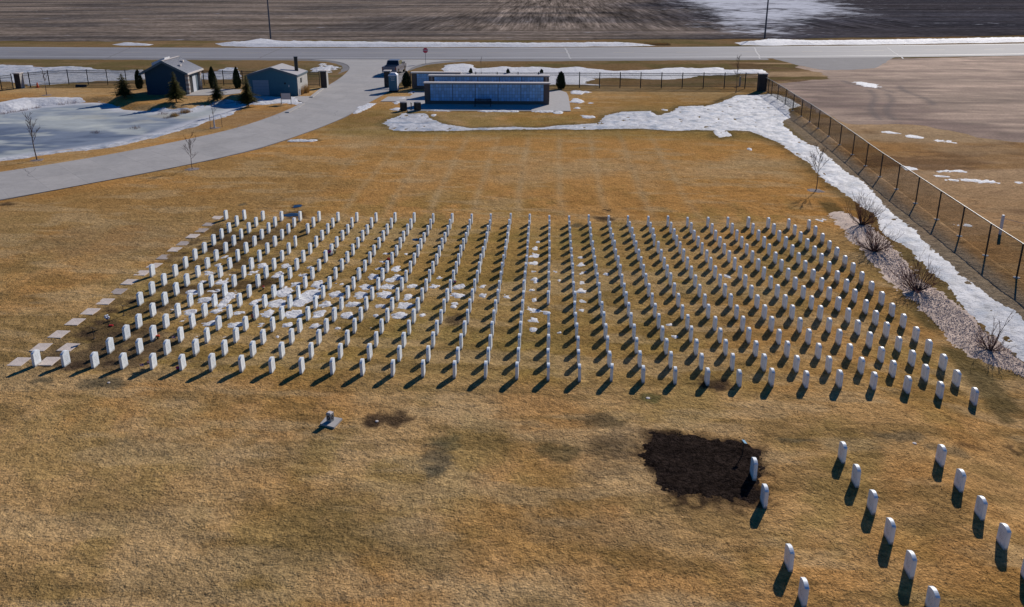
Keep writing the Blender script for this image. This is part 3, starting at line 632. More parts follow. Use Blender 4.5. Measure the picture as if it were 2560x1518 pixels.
SN = {}
def px(pts): return GX(pts)
drape('snow', [px(cr(0, 0, [(-300, 960), (0, 905), (100, 885), (200, 865), (400, 862), (640, 862), (760, 885), (890, 888), (915, 905), (800, 905), (640, 925), (500, 940), (350, 950), (160, 990), (0, 1005), (-300, 1030)]))],
      (.22, .3), M['snow'], hmax=.12, k=.15, edge=(2.6, .7), kind='structure', rough_top=.1, seed=1, fine=(.6, .3))
drape('snow', [px(cr(0, 0, [(1345, 962), (1400, 950), (1500, 965), (1680, 960), (1760, 930), (1815, 918), (1800, 950), (1720, 985), (1600, 1000), (1480, 1000), (1340, 985)])),
               px(cr(0, 0, [(1690, 985), (1880, 905), (2000, 885), (2160, 895), (2175, 945), (2100, 985), (1930, 1045), (1700, 1120), (1400, 1212), (1000, 1300), (600, 1348), (300, 1380), (0, 1428), (-300, 1470), (-300, 1440), (0, 1405), (300, 1358), (600, 1322), (1000, 1262), (1300, 1180), (1500, 1090)])),
               px(cr(0, 0, [(960, 1000), (1050, 925), (1070, 935), (1040, 985)]))],
      (.2, .28), M['crust'], hmax=.07, k=.15, edge=(2.4, .7), kind='structure', rough_top=.06, seed=2, fine=(.5, .35))
drape('snow', [px([(620, 243), (634, 241), (742, 243), (760, 259), (740, 262), (700, 258), (650, 262), (626, 262)])], (.18, .25), M['snow'], hmax=.08, k=.2, edge=(1.2, .8), kind='structure', rough_top=.08, seed=3, fine=(.4, .4))
# snow and ice in the roadside swale, west and east of the drive
drape('snow', [px(cr(0, 0, [(-400, 570), (0, 578), (150, 580), (330, 592), (560, 596), (720, 592), (870, 612), (1270, 617), (1290, 700), (1100, 715), (850, 715), (700, 725), (520, 745), (200, 770), (110, 720), (-400, 725)])),
               px(cr(0, 0, [(1740, 655), (1900, 640), (2050, 600), (2110, 600), (2150, 665), (2150, 705), (1740, 700)]))],
      (.3, .45), M['crust'], hmax=.08, k=.12, edge=(4.5, 2.6), kind='structure', rough_top=.1, seed=4)
drape('snow', [px(cr(640, 0, [(1615, 605), (1700, 572), (1830, 567), (1960, 602), (2180, 590), (2261, 600)])+cr(1280, 0, [(170, 590), (400, 606), (550, 598), (900, 622), (1000, 627), (1200, 622), (1500, 602), (1800, 602), (1900, 622), (2240, 612), (2270, 640), (2200, 652), (1700, 662), (1400, 702), (1250, 702), (1100, 692), (900, 687), (700, 692), (640, 740), (760, 752), (330, 748), (-640, 740)]))],
      (.3, .4), M['snow'], hmax=.13, k=.15, edge=(3.5, 1.6), kind='structure', rough_top=.14, seed=5)
drape('snow', [px([(782, 173), (797, 167), (807, 160), (828, 163), (849, 167.7), (840, 175), (818, 181.7), (777, 181)])], (.16, .22), M['snow'], hmax=.5, k=.2, edge=(1.0, 1.3), kind='structure', rough_top=1.1, seed=6, thr=(.8, .38, 1, 2.0))
# ploughed up along the far side of the highway
drape('snow', [U([(540, 109), (600, 106), (630, 101), (657, 98.2), (690, 101.5), (725, 105), (900, 106), (1280, 109.5), (1480, 108.5), (1557, 108), (1620, 112.5), (1640, 114.5), (1560, 116.5), (1280, 118.2), (640, 117.6), (560, 115)]),
               U([(1832, 107), (1880, 104), (1911, 98.6), (1925, 99.5), (2033, 103.5), (2260, 100.7), (2560, 95), (2900, 88), (2900, 97), (2560, 105.5), (2300, 110), (1930, 114), (1850, 113)]),
               U([(272, 112), (300, 109), (340, 107.5), (385, 111.5), (370, 114), (300, 114)])],
      (.5, .7), M['snow'], hmax=.45, k=.16, edge=(5, 1.0), kind='structure', rough_top=.35, seed=7)
# the broad melt patch behind the walls and the ribbon in the ditch
drape('snow', [px(BIG)], (.14, .16), M['crust'], hmax=.045, k=.10, edge=(3.0, .45), kind='structure', rough_top=.05, seed=9, fine=(.22, .24), thr=(.6, .24, .5, 1.2))
def blob(u, v, ru, rv=None, z=None, n=10):
    x0, y0, _ = GP(u, v); x1 = GP(u+ru, v)[0]; rv = rv or ru*.42; y1 = GP(u, v-rv)[1]
    rx, ry = abs(x1-x0), abs(y1-y0)
    return [(x0+rx*math.cos(2*math.pi*i/n)*random.uniform(.75, 1.15), y0+ry*math.sin(2*math.pi*i/n)*random.uniform(.75, 1.15)) for i in range(n)]
sm = [px(cr(640, 0, [(830, 1015), (900, 950), (990, 915), (1055, 915), (1010, 955), (900, 1000)])), px(cr(640, 0, [(1180, 968), (1240, 955), (1280, 962), (1270, 980), (1190, 978)])), px(cr(640, 0, [(1200, 905), (1250, 898), (1280, 908), (1230, 922)]))]
for u, v, ru, rv in ((755, 352.5, 34, 3), (1446, 231, 22, 5), (1464, 230, 14, 3), (1443, 252.5, 18, 7), (1443, 270, 9, 2.5), (1475, 292, 18, 4), (1457, 291, 6, 3), (1475, 258, 6, 1.5), (1360, 279, 30, 3), (1250, 278.5, 60, 2.5), (1100, 277.5, 40, 2), (1395, 281, 12, 4), (1874, 373, 8, 4), (1770, 271, 20, 3), (1660, 275, 12, 2.5),
                     (2052, 552.5, 5, 2.4), (2070, 551, 5, 1.6), (2115, 594.5, 4, 2), (2143, 610, 5, 2), (2074, 455, 12, 5), (1850, 249, 20, 4), (1086, 288, 5, 3), (1010, 285, 10, 3), (1030, 230.5, 8, 3), (1005, 247, 14, 2)):
    sm.append(blob(u, v, ru, rv))
drape('snow', sm, (.12, .16), M['snow'], hmax=.07, k=.3, edge=(1.0, .5), kind='structure', rough_top=.05, seed=10, fine=(.3, .3))
rl = [px(cr(1920, 0, [(750, 728), (830, 725), (950, 745), (1010, 772), (975, 785), (900, 775), (830, 765)]))]
for u, v, ru, rv in ((2230, 332, 15, 2.5), (2288, 342, 15, 3), (2346, 352.5, 14, 2.5), (2377, 355.5, 9, 2.5), (2358, 441.5, 14, 2.5), (2450, 453, 60, 7), (2400, 452, 38, 4), (2545, 457, 14, 6), (2270, 420, 14, 3), (2416, 563.5, 10, 2.5), (2380, 428, 22, 2), (2153, 514, 5, 1.5), (2036, 260, 6, 1.5)):
    rl.append(blob(u, v, ru, rv))
drape('snow', rl, (.14, .2), M['snow'], hmax=.04, k=.12, edge=(1.8, .9), kind='structure', seed=11, fine=(.4, .6))
# melting patches among the headstones
gp = []
for u, v, r in [(60, 580, 40), (250, 590, 45), (190, 660, 50), (410, 670, 40), (465, 600, 18), (350, 745, 55), (550, 750, 60), (750, 750, 50), (970, 760, 55), (1160, 765, 60), (1380, 765, 45), (1580, 765, 40), (1800, 770, 50), (2000, 770, 20), (250, 815, 90), (450, 850, 115), (710, 835, 60), (920, 840, 50), (1130, 840, 65), (1340, 845, 55), (1775, 845, 50), (2000, 845, 35), (2210, 860, 40), (190, 910, 70), (400, 910, 80), (620, 925, 65), (870, 925, 45), (1080, 940, 55), (1310, 930, 55), (1745, 940, 45), (110, 1000, 70), (330, 1005, 80), (555, 1010, 55), (810, 1020, 55), (1060, 1025, 35), (1270, 1025, 55), (1460, 1020, 30), (35, 1105, 45), (260, 1105, 40), (510, 1110, 50), (740, 1130, 16), (1010, 1135, 16), (200, 1210, 20), (1240, 605, 45), (1120, 540, 20), (1080, 610, 30), (1030, 680, 45), (1210, 685, 60), (1330, 475, 25), (1620, 690, 25), (1140, 475, 15), (5, 635, 40)]:
    gp.append(blob(640+u/3.533, 500+v/3.533, r/3.533*1.05, r*.5/3.533))
for u, v, r in [(370, 930, 50), (270, 1040, 70), (470, 820, 36), (570, 1050, 26), (720, 940, 24), (440, 1170, 90), (130, 1180, 40), (310, 1300, 70), (560, 1340, 70), (30, 1320, 40), (190, 1440, 90), (490, 1450, 80), (870, 1040, 80), (900, 1450, 80)]:
    gp.append(blob(480+u/5.7075, 500+v/5.7075, r/5.7075*1.05, r*.5/5.7075))
for u, v, r in [(1610, 170, 55), (1920, 160, 75), (1790, 290, 95), (2130, 250, 100), (1600, 450, 95), (2030, 380, 70), (1940, 450, 90), (1470, 590, 18), (1830, 630, 65), (2200, 640, 95), (1660, 820, 65), (2050, 830, 45), (2270, 480, 40), (1320, 430, 20)]:
    gp.append(blob(200+u/5.7075, 700+v/5.7075, r/5.7075*1.05, r*.5/5.7075))
for u, v, r in [(205, 430, 28), (208, 495, 42), (208, 560, 42), (195, 630, 30), (200, 712, 35), (195, 795, 30), (195, 880, 28), (195, 970, 48), (190, 1062, 48), (180, 1160, 28), (225, 373, 16), (608, 572, 24), (590, 505, 12), (620, 810, 38), (632, 895, 24), (622, 980, 15), (835, 652, 20), (620, 730, 22), (620, 645, 22), (300, 995, 20), (380, 640, 20), (420, 718, 20), (1385, 1100, 18), (422, 1178, 10), (1430, 1210, 13), (628, 1070, 9), (1890, 680, 22), (1780, 490, 12)]:
    gp.append(blob(1280+u/3.533, 500+v/3.533, r/3.533*1.1, r*.6/3.533))
drape('snow', gp, (.055, .055), M['snow'], hmax=.035, k=.3, edge=(.5, .26), kind='structure', rough_top=.05, seed=12, fine=(.16, .16))

# bare soil of a fresh grave plot
drape('fresh_soil', [SOIL], (.07, .07), M['soil'], hmax=.028, k=.08, edge=(.6, .25), rough_top=.05, seed=13, fine=(.2, .3))
# loose clods thrown over the plot and its edge
V = []; F = []
for _ in range(1500):
    x = rng.uniform(1.2, 7.9); y = rng.uniform(18.6, 25.4)
    if sdf(SOIL, np.array([x]), np.array([y]))[0] < -.15+rng.normal()*.12: continue
    z = float(TM(x, y))+.02; q = rng.uniform(.008, .03)*rng.uniform(.5, 1); a = rng.uniform(0, 6.28); n = len(V)
    V += [(x+q*math.cos(a+k*2.094), y+q*math.sin(a+k*2.094), z-.015) for k in range(3)]+[(x+q*.2, y, z+q*.9)]; F += [(n, n+1, n+3), (n+1, n+2, n+3), (n+2, n, n+3)]
tag(mk('soil_clods', V, F, M['clod']), 'loose clods of dark earth scattered over the fresh soil', 'soil', kind='stuff')
# dormant turf standing up from the nearer lawn
N_ = 170000
yy = 13.5+(rng.random(N_)**1.25)*40; xx = rng.uniform(-1, 1, N_)*(9+yy*.62)
k_ = (sdf(SOIL, xx, yy) < -.1) & (xx < FENCE_X(yy)-6.3) & (fbm(xx, yy, .9, 3, 600)+rng.random(N_)*.5 > .55); xx = xx[k_]; yy = yy[k_]; N_ = len(xx)
zz = TM(xx, yy)-.008; a = rng.uniform(0, 6.283, N_); wd = rng.uniform(.006, .016, N_); hg = rng.uniform(.015, .042, N_)*(.6+.8*fbm(xx, yy, .6, 3, 601)); la = rng.uniform(0, 6.283, N_); ln = hg*rng.uniform(.3, 1.3, N_)
P0 = np.stack([xx-np.cos(a)*wd, yy-np.sin(a)*wd, zz], 1); P1 = np.stack([xx+np.cos(a)*wd, yy+np.sin(a)*wd, zz], 1); P2 = np.stack([xx+np.cos(la)*ln, yy+np.sin(la)*ln, zz+hg], 1)
me = bpy.data.meshes.new('turf_blades'); me.vertices.add(3*N_); me.vertices.foreach_set('co', np.stack([P0, P1, P2], 1).ravel()); me.loops.add(3*N_); me.loops.foreach_set('vertex_index', np.arange(3*N_, dtype=np.int32))
me.polygons.add(N_); me.polygons.foreach_set('loop_start', np.arange(0, 3*N_, 3, dtype=np.int32)); me.polygons.foreach_set('loop_total', np.full(N_, 3, dtype=np.int32)); me.update(calc_edges=True)
cc_ = lawn_colour(xx, yy)*rng.uniform(.8, 1.3, (N_, 1)); at_ = me.color_attributes.new('Col', 'FLOAT_COLOR', 'POINT'); at_.data.foreach_set('color', np.repeat(np.concatenate([cc_, np.ones((N_, 1))], 1), 3, 0).ravel())
me.materials.append(M['grass']); tb = bpy.data.objects.new('grass_blades', me); COL.objects.link(tb); tag(tb, 'short dormant straw-coloured grass over the nearer lawn', 'grass', kind='stuff')
# gravel bed of the shrubs
BED = GX([(2064, 531.6), (2085, 550), (2101, 569.8), (2138, 610.9), (2174.7, 646), (2203, 678.8), (2239.8, 717), (2273.8, 748), (2296, 770.8), (2341.7, 820), (2372.9, 852), (2429.5, 891), (2486, 918), (2560, 949), (2700, 1005), (2700, 985), (2560, 902), (2523, 869.8), (2457.8, 821.7), (2423.8, 790.6), (2361.6, 739.7), (2296.5, 690), (2268, 660), (2236, 622), (2211.5, 590), (2166, 558.5), (2118, 534), (2085, 528)])
bed = drape('gravel_bed', [BED], (.1, .1), M['gravel'], hmax=.02, k=.05, edge=(1.2, .45), seed=15, fine=(.2, .35))
V = []; F = []; bb = np.array(BED); cnt = 0
while cnt < 5500:
    X_ = rng.uniform(bb[:, 0].min(), bb[:, 0].max(), 4000); Y_ = rng.uniform(bb[:, 1].min(), 46, 4000)
    s = sdf(BED, X_, Y_) > .08; X_ = X_[s]; Y_ = Y_[s]; Z_ = TM(X_, Y_)+.032
    for x, y, z in zip(X_, Y_, Z_):
        r = random.uniform(.018, .045); a = random.random()*6.28; n = len(V); h_ = r*random.uniform(.25, .6)
        V += [(x+r*math.cos(a+k*2.094)*random.uniform(.7, 1.2), y+r*math.sin(a+k*2.094)*random.uniform(.7, 1.2), z) for k in range(3)]+[(x, y, z+h_)]
        F += [(n, n+1, n+3), (n+1, n+2, n+3), (n+2, n, n+3)]; cnt += 1
pb = mk('pebbles', V, F, M['pebble'], bed); pb['kind'] = 'stuff'
tag(drape('puddle', [blob(743, 515.5, 12, 4), blob(731, 537, 24, 5), blob(1037, 599, 8, 3)], (.06, .06), M['puddle'], hmax=.02, k=.2, edge=(.4, .08), seed=16), kind='structure')

# ------------------------------------------------------------------ headstones
def headstone_mesh():
    W, TH, HS, RISE = .41, .112, .57, .075; n = 8; prof = [(-W/2, -.12), (-W/2, HS)]
    for i in range(1, n): 
        t = i/n; prof.append((-W/2+W*t, HS+RISE*math.sin(math.pi*t)**.9))
    prof += [(W/2, HS), (W/2, -.12)]; k = len(prof)
    me = bpy.data.meshes.new('headstone')
    V = [(-TH/2, y, z) for y, z in prof]+[(TH/2, y, z) for y, z in prof]
    F = [tuple(range(k)), tuple(range(2*k-1, k-1, -1))]+[(i, k+i, k+(i+1), i+1) for i in range(k-1)]
    me.from_pydata(V, [], F); me.materials.append(M['marble']); me.update()
    import bmesh
    bm = bmesh.new(); bm.from_mesh(me); bmesh.ops.recalc_face_normals(bm, faces=bm.faces[:])
    bmesh.ops.bevel(bm, geom=[e for e in bm.edges if e.calc_face_angle(0) > .9], offset=.003, segments=1, affect='EDGES'); bm.to_mesh(me); bm.free()
    return me
HM = headstone_mesh()
NC, NR = 31, 17
missing = {(0, j) for j in list(range(1, 8))+list(range(9, 16))}|{(1, j) for j in (1, 2, 3, 4)}|{(17, 5), (5, 13)}
cells = []
for j in range(NR):
    row = [i for i in range(NC) if (i, j) not in missing]
    for i in row: cells.append((i, j, row.index(i), len(row)))
ORD = ['', 'second', 'third', 'fourth', 'fifth', 'sixth', 'seventh', 'eighth', 'ninth', 'tenth', 'eleventh', 'twelfth', 'thirteenth', 'fourteenth', 'fifteenth', 'sixteenth', 'seventeenth']
def place(i, j):
    jit = random.Random(i*131+j*17)
    x = GX0+i*GA+jit.gauss(0, .012); y = GY0+j*GB+jit.gauss(0, .02)
    if i > 24: x += (i-24)*.04*math.exp(-j/7)
    return x, y, float(TM(x, y)), jit.gauss(0, .017), jit.gauss(0, .012), jit.gauss(0, .03), jit.uniform(-.035, .025)
def rowname(j): return 'front row' if j == 0 else '%s row from the front' % ORD[j]
CN = ['second', 'second farthest']
def stone_label(i, j, k, n):
    note = {(7, 11): ' with magenta flowers', (4, 0): ' beside small flags', (5, 0): ' with a magenta posy', (16, 5): '', }.get((i, j), '')
    if k == 0: p = 'at left end of the %s' % rowname(j)
    elif k == n-1: p = 'at right end of the %s' % rowname(j)
    elif k < (n+1)//2: p = '%s from left in the %s' % (ORD[k], rowname(j))
    else: p = '%s from right in the %s' % (ORD[n-1-k], rowname(j))
    if k < n-1 and k >= (n+1)//2 and n-1-k == 0: p = ''
    return 'white marble headstone %s%s' % (p, note)
FG = [('A', 9.62, [23.2, 21.95, 20.66, 19.38, 18.05, 16.75]), ('B', 12.70, [23.2, 21.88, 20.56, 19.3, 18.0]), ('C', 6.54, [22.1, 20.75, 18.12, 16.88])]
FGN = {'A': 'middle line of the lower right group', 'B': 'right line of the lower right group', 'C': 'left line of the lower right group'}
nfg = sum(len(r[2]) for r in FG)
cells.sort(key=lambda c_: math.hypot(GX0+c_[0]*GA, GY0+c_[1]*GB))
near, far = cells[:300-nfg], cells[300-nfg:]
HG = 'white headstones standing in the cemetery lawn'
for i, j, k, n in near:
    x, y, z, tx, ty, tz, dz = place(i, j)
    o = bpy.data.objects.new('headstone', HM); COL.objects.link(o); o.location = (x, y, z+dz); o.rotation_euler = (tx, ty, tz)
    tag(o, stone_label(i, j, k, n), 'headstone', HG)
for nm, x, yy in FG:
    for k, y in enumerate(yy):
        o = bpy.data.objects.new('headstone', HM); COL.objects.link(o); o.location = (x+random.gauss(0, .006)-(.028*k if nm == 'B' else 0), y, float(TM(x, y))+random.uniform(-.01, .02)); o.rotation_euler = (random.gauss(0, .012), random.gauss(0, .01), random.gauss(0, .02))
        q = ['farthest', 'second farthest', 'third farthest', 'fourth farthest', 'fifth farthest', 'nearest'][k] if nm == 'A' else (['farthest', 'second farthest', 'third farthest', 'fourth farthest', 'nearest'][k] if nm == 'B' else ['farthest', 'second farthest', 'second nearest', 'nearest'][k])
        ex = ' on soil' if (nm == 'C' and k < 2) else ''
        tag(o, 'white marble headstone%s, %s in the %s' % (ex, q, FGN[nm]), 'headstone', HG)
V = []; F = []
hv = [v.co.copy() for v in HM.vertices]; hf = [tuple(p.vertices) for p in HM.polygons]
from mathutils import Euler
for i, j, k, n in far:
    x, y, z, tx, ty, tz, dz = place(i, j); R = Euler((tx, ty, tz)).to_matrix(); b0 = len(V)
    V += [tuple(R @ v+Vector((x, y, z+dz))) for v in hv]; F += [tuple(q+b0 for q in f) for f in hf]
tag(mk('headstone_block', V, F, M['marble']), 'rear rows of the white marble headstones in the main block', 'headstones', kind='stuff')

# flat grave markers down the left edge
fm = MB().box(-.31, .31, -.37, .37, -.05, .004).build('flat_marker', M['flat'], bevel=.01)
FL = [(-.61, 16.24), (-.59, 15.19), (-.55, 14.2), (-.6, 13.28), (-.61, 12.26), (-.61, 11.33), (-.62, 10.3), (-.56, 9.24), (-.63, 8.28), (-.66, 7.27), (-.59, 6.24), (-.57, 5.22), (-.63, 4.24), (-.65, 3.27), (-.63, 2.22), (-.65, 1.22), (-.75, .17), (.3, 1.27), (.25, .24)]
fmd = bpy.data.meshes.new('flat_marker_dark')
for k, (i, j) in enumerate(FL):
    o = fm if k == 0 else fm.copy()
    if k: COL.objects.link(o)
    x, y = GX0+i*GA, GY0+j*GB; o.location = (x, y, float(TM(x, y))+.012); o.rotation_euler = (0, 0, random.gauss(0, .03))
    if k in (1, 2, 4, 6, 10):
        o.data = o.data.copy(); o.data.materials[0] = M['flatd']
    if k == 0: l = 'flat stone grave marker beside the far left corner headstone, farthest of its line'
    elif k < 17: l = 'flat stone grave marker on the left edge, %s from the far end' % (['', 'second', 'third', 'fourth', 'fifth', 'sixth', 'seventh', 'eighth', 'ninth', 'tenth', 'eleventh', 'twelfth', 'thirteenth', 'fourteenth', 'fifteenth', 'sixteenth', 'seventeenth and nearest'][k])
    elif k == 17: l = 'flat stone grave marker behind the second headstone of the nearest row, from the left'
    else: l = 'flat stone grave marker between the first and second headstones of the nearest row'
    tag(o, l, 'grave marker', 'flat grave markers along the left edge')

# ------------------------------------------------------------------ chain link fence at the right
cl = empty('chain_link_fence', (24.5, 60, 0)); tag(cl, 'tall black chain link fence running down the right side beside the snowy ditch', 'fence')
CP = [(27.75, 106.2), (27.7, 104.3), (27.68, 102.6), (27.6, 99.4), (27.45, 95.5), (27.2, 91.5), (27.05, 87.8), (26.92, 84.4), (26.7, 80.9), (26.45, 76.9), (26.15, 73), (25.85, 68.9), (25.5, 64.9), (25.22, 61.2), (25.02, 57.6), (24.8, 53.9), (24.6, 50.3), (24.4, 46.9), (24.2, 43.5), (24.05, 40.1), (23.9, 36.7), (23.75, 33.3), (23.6, 29.9), (23.45, 26.5)]
ox, oy = 24.5, 60
post = MB().tube([(0, 0, -.1), (0, 0, 1.85)], .045, 8).build('post', M['black'], cl)
foot = MB().lathe([(.16, -.03), (.16, .03), (.1, .05)], 12).build('footing', M['kerbc'], cl)
post.location = (CP[0][0]-ox, CP[0][1]-oy, float(T(*CP[0]))); foot.location = post.location
for p in CP[1:]:
    inst(post, 'post', cl, (p[0]-ox, p[1]-oy, float(T(*p)))); inst(foot, 'footing', cl, (p[0]-ox, p[1]-oy, float(TM(*p))+.0))
for a, b in zip(CP[:-1], CP[1:]):
    za, zb = float(T(*a)), float(T(*b)); A = Vector((a[0]-ox, a[1]-oy, 0)); B = Vector((b[0]-ox, b[1]-oy, 0))
    MB().tube([A+Vector((0, 0, za+1.84)), B+Vector((0, 0, zb+1.84))], .03, 6).build('top_rail', M['rail'], cl)
    mb = MB(); L_ = (B-A).length; H_ = 1.76; st = .105
    k = int((L_+H_)/st)
    for s in range(k+1):
        for sg in (0, 1):
            t0 = s*st-H_; z0, z1 = 0.0, H_; x0, x1 = t0, t0+H_
            if x0 < 0: z0 = -x0; x0 = 0
            if x1 > L_: z1 = H_-(x1-L_); x1 = L_
            if x1-x0 < .05: continue
            if sg: x0, x1 = L_-x0, L_-x1
            P = lambda xx, zz: A.lerp(B, xx/L_)+Vector((0, 0, .05+zz+za+(zb-za)*xx/L_))
            p, q = P(x0, z0), P(x1, z1)
            w_ = .0048; d = Vector((0, 0, w_)); e = Vector((w_, 0, 0))
            mb.add([p-d, q-d, q+d, p+d], [(0, 1, 2, 3)]); mb.add([p-e, q-e, q+e, p+e], [(0, 1, 2, 3)])
    o = mb.build('wire_mesh', M['wire'], cl); o['kind'] = 'stuff'

# ------------------------------------------------------------------ iron picket fences and brick pillars
def iron_fence(pts, label, H=2.0):
    x0, y0 = pts[0]; e = empty('iron_fence', (x0, y0, 0)); tag(e, label, 'fence', 'black iron picket fences')
    po = MB().box(-.045, .045, -.045, .045, -.6, H+.12).build('post', M['black'], e)
    for k, p in enumerate(pts):
        if k: inst(po, 'post', e, (p[0]-x0, p[1]-y0, 0))
    pk = MB()
    for a, b in zip(pts[:-1], pts[1:]):
        A = Vector((a[0]-x0, a[1]-y0, 0)); B = Vector((b[0]-x0, b[1]-y0, 0))
        for z in (.28, H-.32, H-.06): MB().bar(A+Vector((0, 0, z)), B+Vector((0, 0, z)), .05, .05).build('rail', M['black'], e)
        n = max(1, int((B-A).length/.115))
        for i in range(n):
            p = A.lerp(B, (i+.5)/n); pk.box(p.x-.015, p.x+.015, p.y-.012, p.y+.012, .05, H+.05)
    o = pk.build('pickets', M['black'], e); o['kind'] = 'stuff'
fp = [unproj(u, v) for u, v in ((56.6, 220.4), (76.5, 218.3), (124.3, 213.6), (172.9, 211.8), (221.4, 211.6), (270, 212), (317, 212.4), (366, 212.7), (414, 212.8), (463, 213), (511, 213.1), (560, 213.6), (608, 214.2), (655, 214.8), (703, 215.4), (752, 216), (800, 216.8))]
iron_fence(fp, 'black iron picket fence behind the pond and the two small buildings')
iron_fence([unproj(-92, 230.5), unproj(-43, 229), unproj(5.6, 227.4), unproj(34, 224)], 'short black iron picket fence at the far left, left of the brick pillar')
rp = [unproj(u, v) for u, v in ((979, 218.5), (1027, 218.6), (1082, 218.8), (1136, 219), (1190, 219.1), (1243, 219.2), (1295, 219.3), (1346, 219.3), (1397, 219.4), (1448.4, 219.6), (1498.5, 220), (1549.7, 220.2), (1601, 220.5), (1653, 220.8), (1705, 221), (1757.5, 221.2), (1809.9, 221.5), (1861.7, 222), (1893, 223))]
iron_fence(rp, 'long black iron picket fence running from the drive to the right-hand brick pillar')
def pillar(u, v, label, w=.95, d=.8, h=2.3, rz=0):
    x, y = unproj(u, v); e = empty('brick_pillar', (x, y+d/2, 0), rz); tag(e, label, 'pillar', 'dark brick gate pillars')
    MB().box(-w/2, w/2, -d/2, d/2, -.5, h-.14).build('shaft', M['dkbrick'], e)
    mb = MB(); k = 0
    for z in np.arange(0, h-.2, .20):
        for sx in np.arange(-w/2, w/2-.01, .32):
            off = .16 if int(round(z/.2)) % 2 else 0
            a, b = max(-w/2, sx-off)+.012, min(w/2, sx-off+.32)-.012
            if b-a > .05: mb.box(a, b, -d/2-.015, -d/2-.001, z+.012, z+.188)
    mb.build('brick_face', M['dkbrick'], e)
    MB().box(w/2+.001, w/2+.05, -d/2, d/2, 0, h-.15).build('sunlit_side', M['palewall'], e)  # sunlit right side painted as a pale slab against the dark shaft
    MB().box(-w/2-.08, w/2+.12, -d/2-.08, d/2+.08, h-.13, h).build('cap', M['cap'], e, bevel=.015)
pillar(46.5, 221.5, 'dark brick gate pillar at the far left beside the orange cone', w=.8, h=2.1)
pillar(810, 220.5, 'dark brick pillar on the left side of the drive entrance', w=.8, h=2.35)
pillar(968.5, 219.5, 'dark brick pillar on the right of the drive, behind the portable toilet', w=.8, h=2.3)
pillar(1905, 228.5, 'dark brick pillar at the corner where iron and chain link fences meet', w=1.0, h=2.3)

# ------------------------------------------------------------------ columbarium walls
def columbarium(label, x0, x1, yf, D, H, bays, niche_rows, ext_=.62, base=.34, rowh=None, phase=0):
    e = empty('columbarium_wall', (x0, yf, PADZ)); tag(e, label, 'columbarium', 'columbarium walls of marble niches')
    L_ = x1-x0; H = H-PADZ
    MB().box(.0, L_, .08, D, 0, H-.16).build('wall_core', M['brown'], e)
    MB().box(-.02, L_+.02, -.05, .078, 0, base).build('plinth', M['brown'], e)
    MB().box(-.04, .18, -.03, .075, base+.003, H-.163).build('corner_pilaster', M['brown'], e)
    MB().box(.181, .42, -.05, .075, base+.003, H-.163).build('corner_pilaster', M['ltbrick'] if phase else M['brown'], e)
    MB().box(.421, ext_-.02, -.03, .075, base+.003, H-.163).build('corner_pilaster', M['brown'], e)
    MB().box(L_-.18, L_+.04, -.03, .075, base+.003, H-.163).build('corner_pilaster', M['brown'], e)
    MB().box(L_-.42, L_-.181, -.05, .075, base+.003, H-.163).build('corner_pilaster', M['ltbrick'] if phase else M['brown'], e)
    MB().box(L_-ext_+.02, L_-.421, -.03, .075, base+.003, H-.163).build('corner_pilaster', M['brown'], e)
    cb = L_/ (bays if bays > 2 else 2)
    nc_ = 5 if bays >= 4 else 2
    for k in range(nc_):
        a, b = -.14+(L_+.28)*k/nc_, -.14+(L_+.28)*(k+1)/nc_
        MB().box(a+.004, b-.004, -.16, D+.1, H-.155, H).build('cap_slab', M['cap'], e, bevel=.012)
    MB().box(-.02, L_+.02, -.04, .075, H-.205, H-.166).build('cornice', M['brown'], e)
    innerL = L_-2*ext_; bw = innerL/bays; nw = (bw-.05)/8; z0 = base+.03; zt = H-.215; rh = (zt-z0)/niche_rows
    tones = []  # marble tinted blue: the cool cast of shade is put into its colour
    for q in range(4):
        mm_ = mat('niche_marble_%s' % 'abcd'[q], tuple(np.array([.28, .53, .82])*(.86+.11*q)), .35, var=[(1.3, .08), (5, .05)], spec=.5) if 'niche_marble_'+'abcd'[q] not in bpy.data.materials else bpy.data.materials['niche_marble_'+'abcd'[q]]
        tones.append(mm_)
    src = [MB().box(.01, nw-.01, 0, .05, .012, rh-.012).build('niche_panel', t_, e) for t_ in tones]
    used = set()
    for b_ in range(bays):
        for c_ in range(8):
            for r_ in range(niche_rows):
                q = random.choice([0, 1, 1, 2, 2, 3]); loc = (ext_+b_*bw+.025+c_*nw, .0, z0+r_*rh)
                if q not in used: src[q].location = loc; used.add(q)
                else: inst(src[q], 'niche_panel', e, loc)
    for q in range(4):
        if q not in used: bpy.data.objects.remove(src[q])
    return e
columbarium('long marble niche wall nearest the lawn, with the black bench before it', -14.7, -.05, 94.4, .65, 2.6, 5, 5)
columbarium('long marble niche wall standing directly behind the front one', -15.15, -.12, 101.2, .7, 2.6, 5, 5, phase=1)
columbarium('shorter marble niche wall farthest back, beside the dark arborvitae', -18.35, -11.9, 107.1, .6, 2.25, 2, 5)
# bench
bx_, by_ = unproj(1207, 268); e = empty('bench', (bx_, by_, PADZ)); tag(e, 'black slatted bench in front of the nearest niche wall', 'bench')
for k in range(4): MB().box(-1.0, 1.0, -.24+k*.12, -.13+k*.12, .40, .44).build('seat_slat', M['bench'], e)
for k in range(3): MB().box(-1.0, 1.0, .25, .28, .52+k*.13, .62+k*.13).build('back_slat', M['bench'], e)
for s in (-.9, .9): MB().bar((s, -.2, 0), (s, -.2, .4), .05).bar((s, .26, 0), (s, .26, .9), .05).bar((s, -.24, .385), (s, .28, .385), .05, .03).build('leg', M['bench'], e)
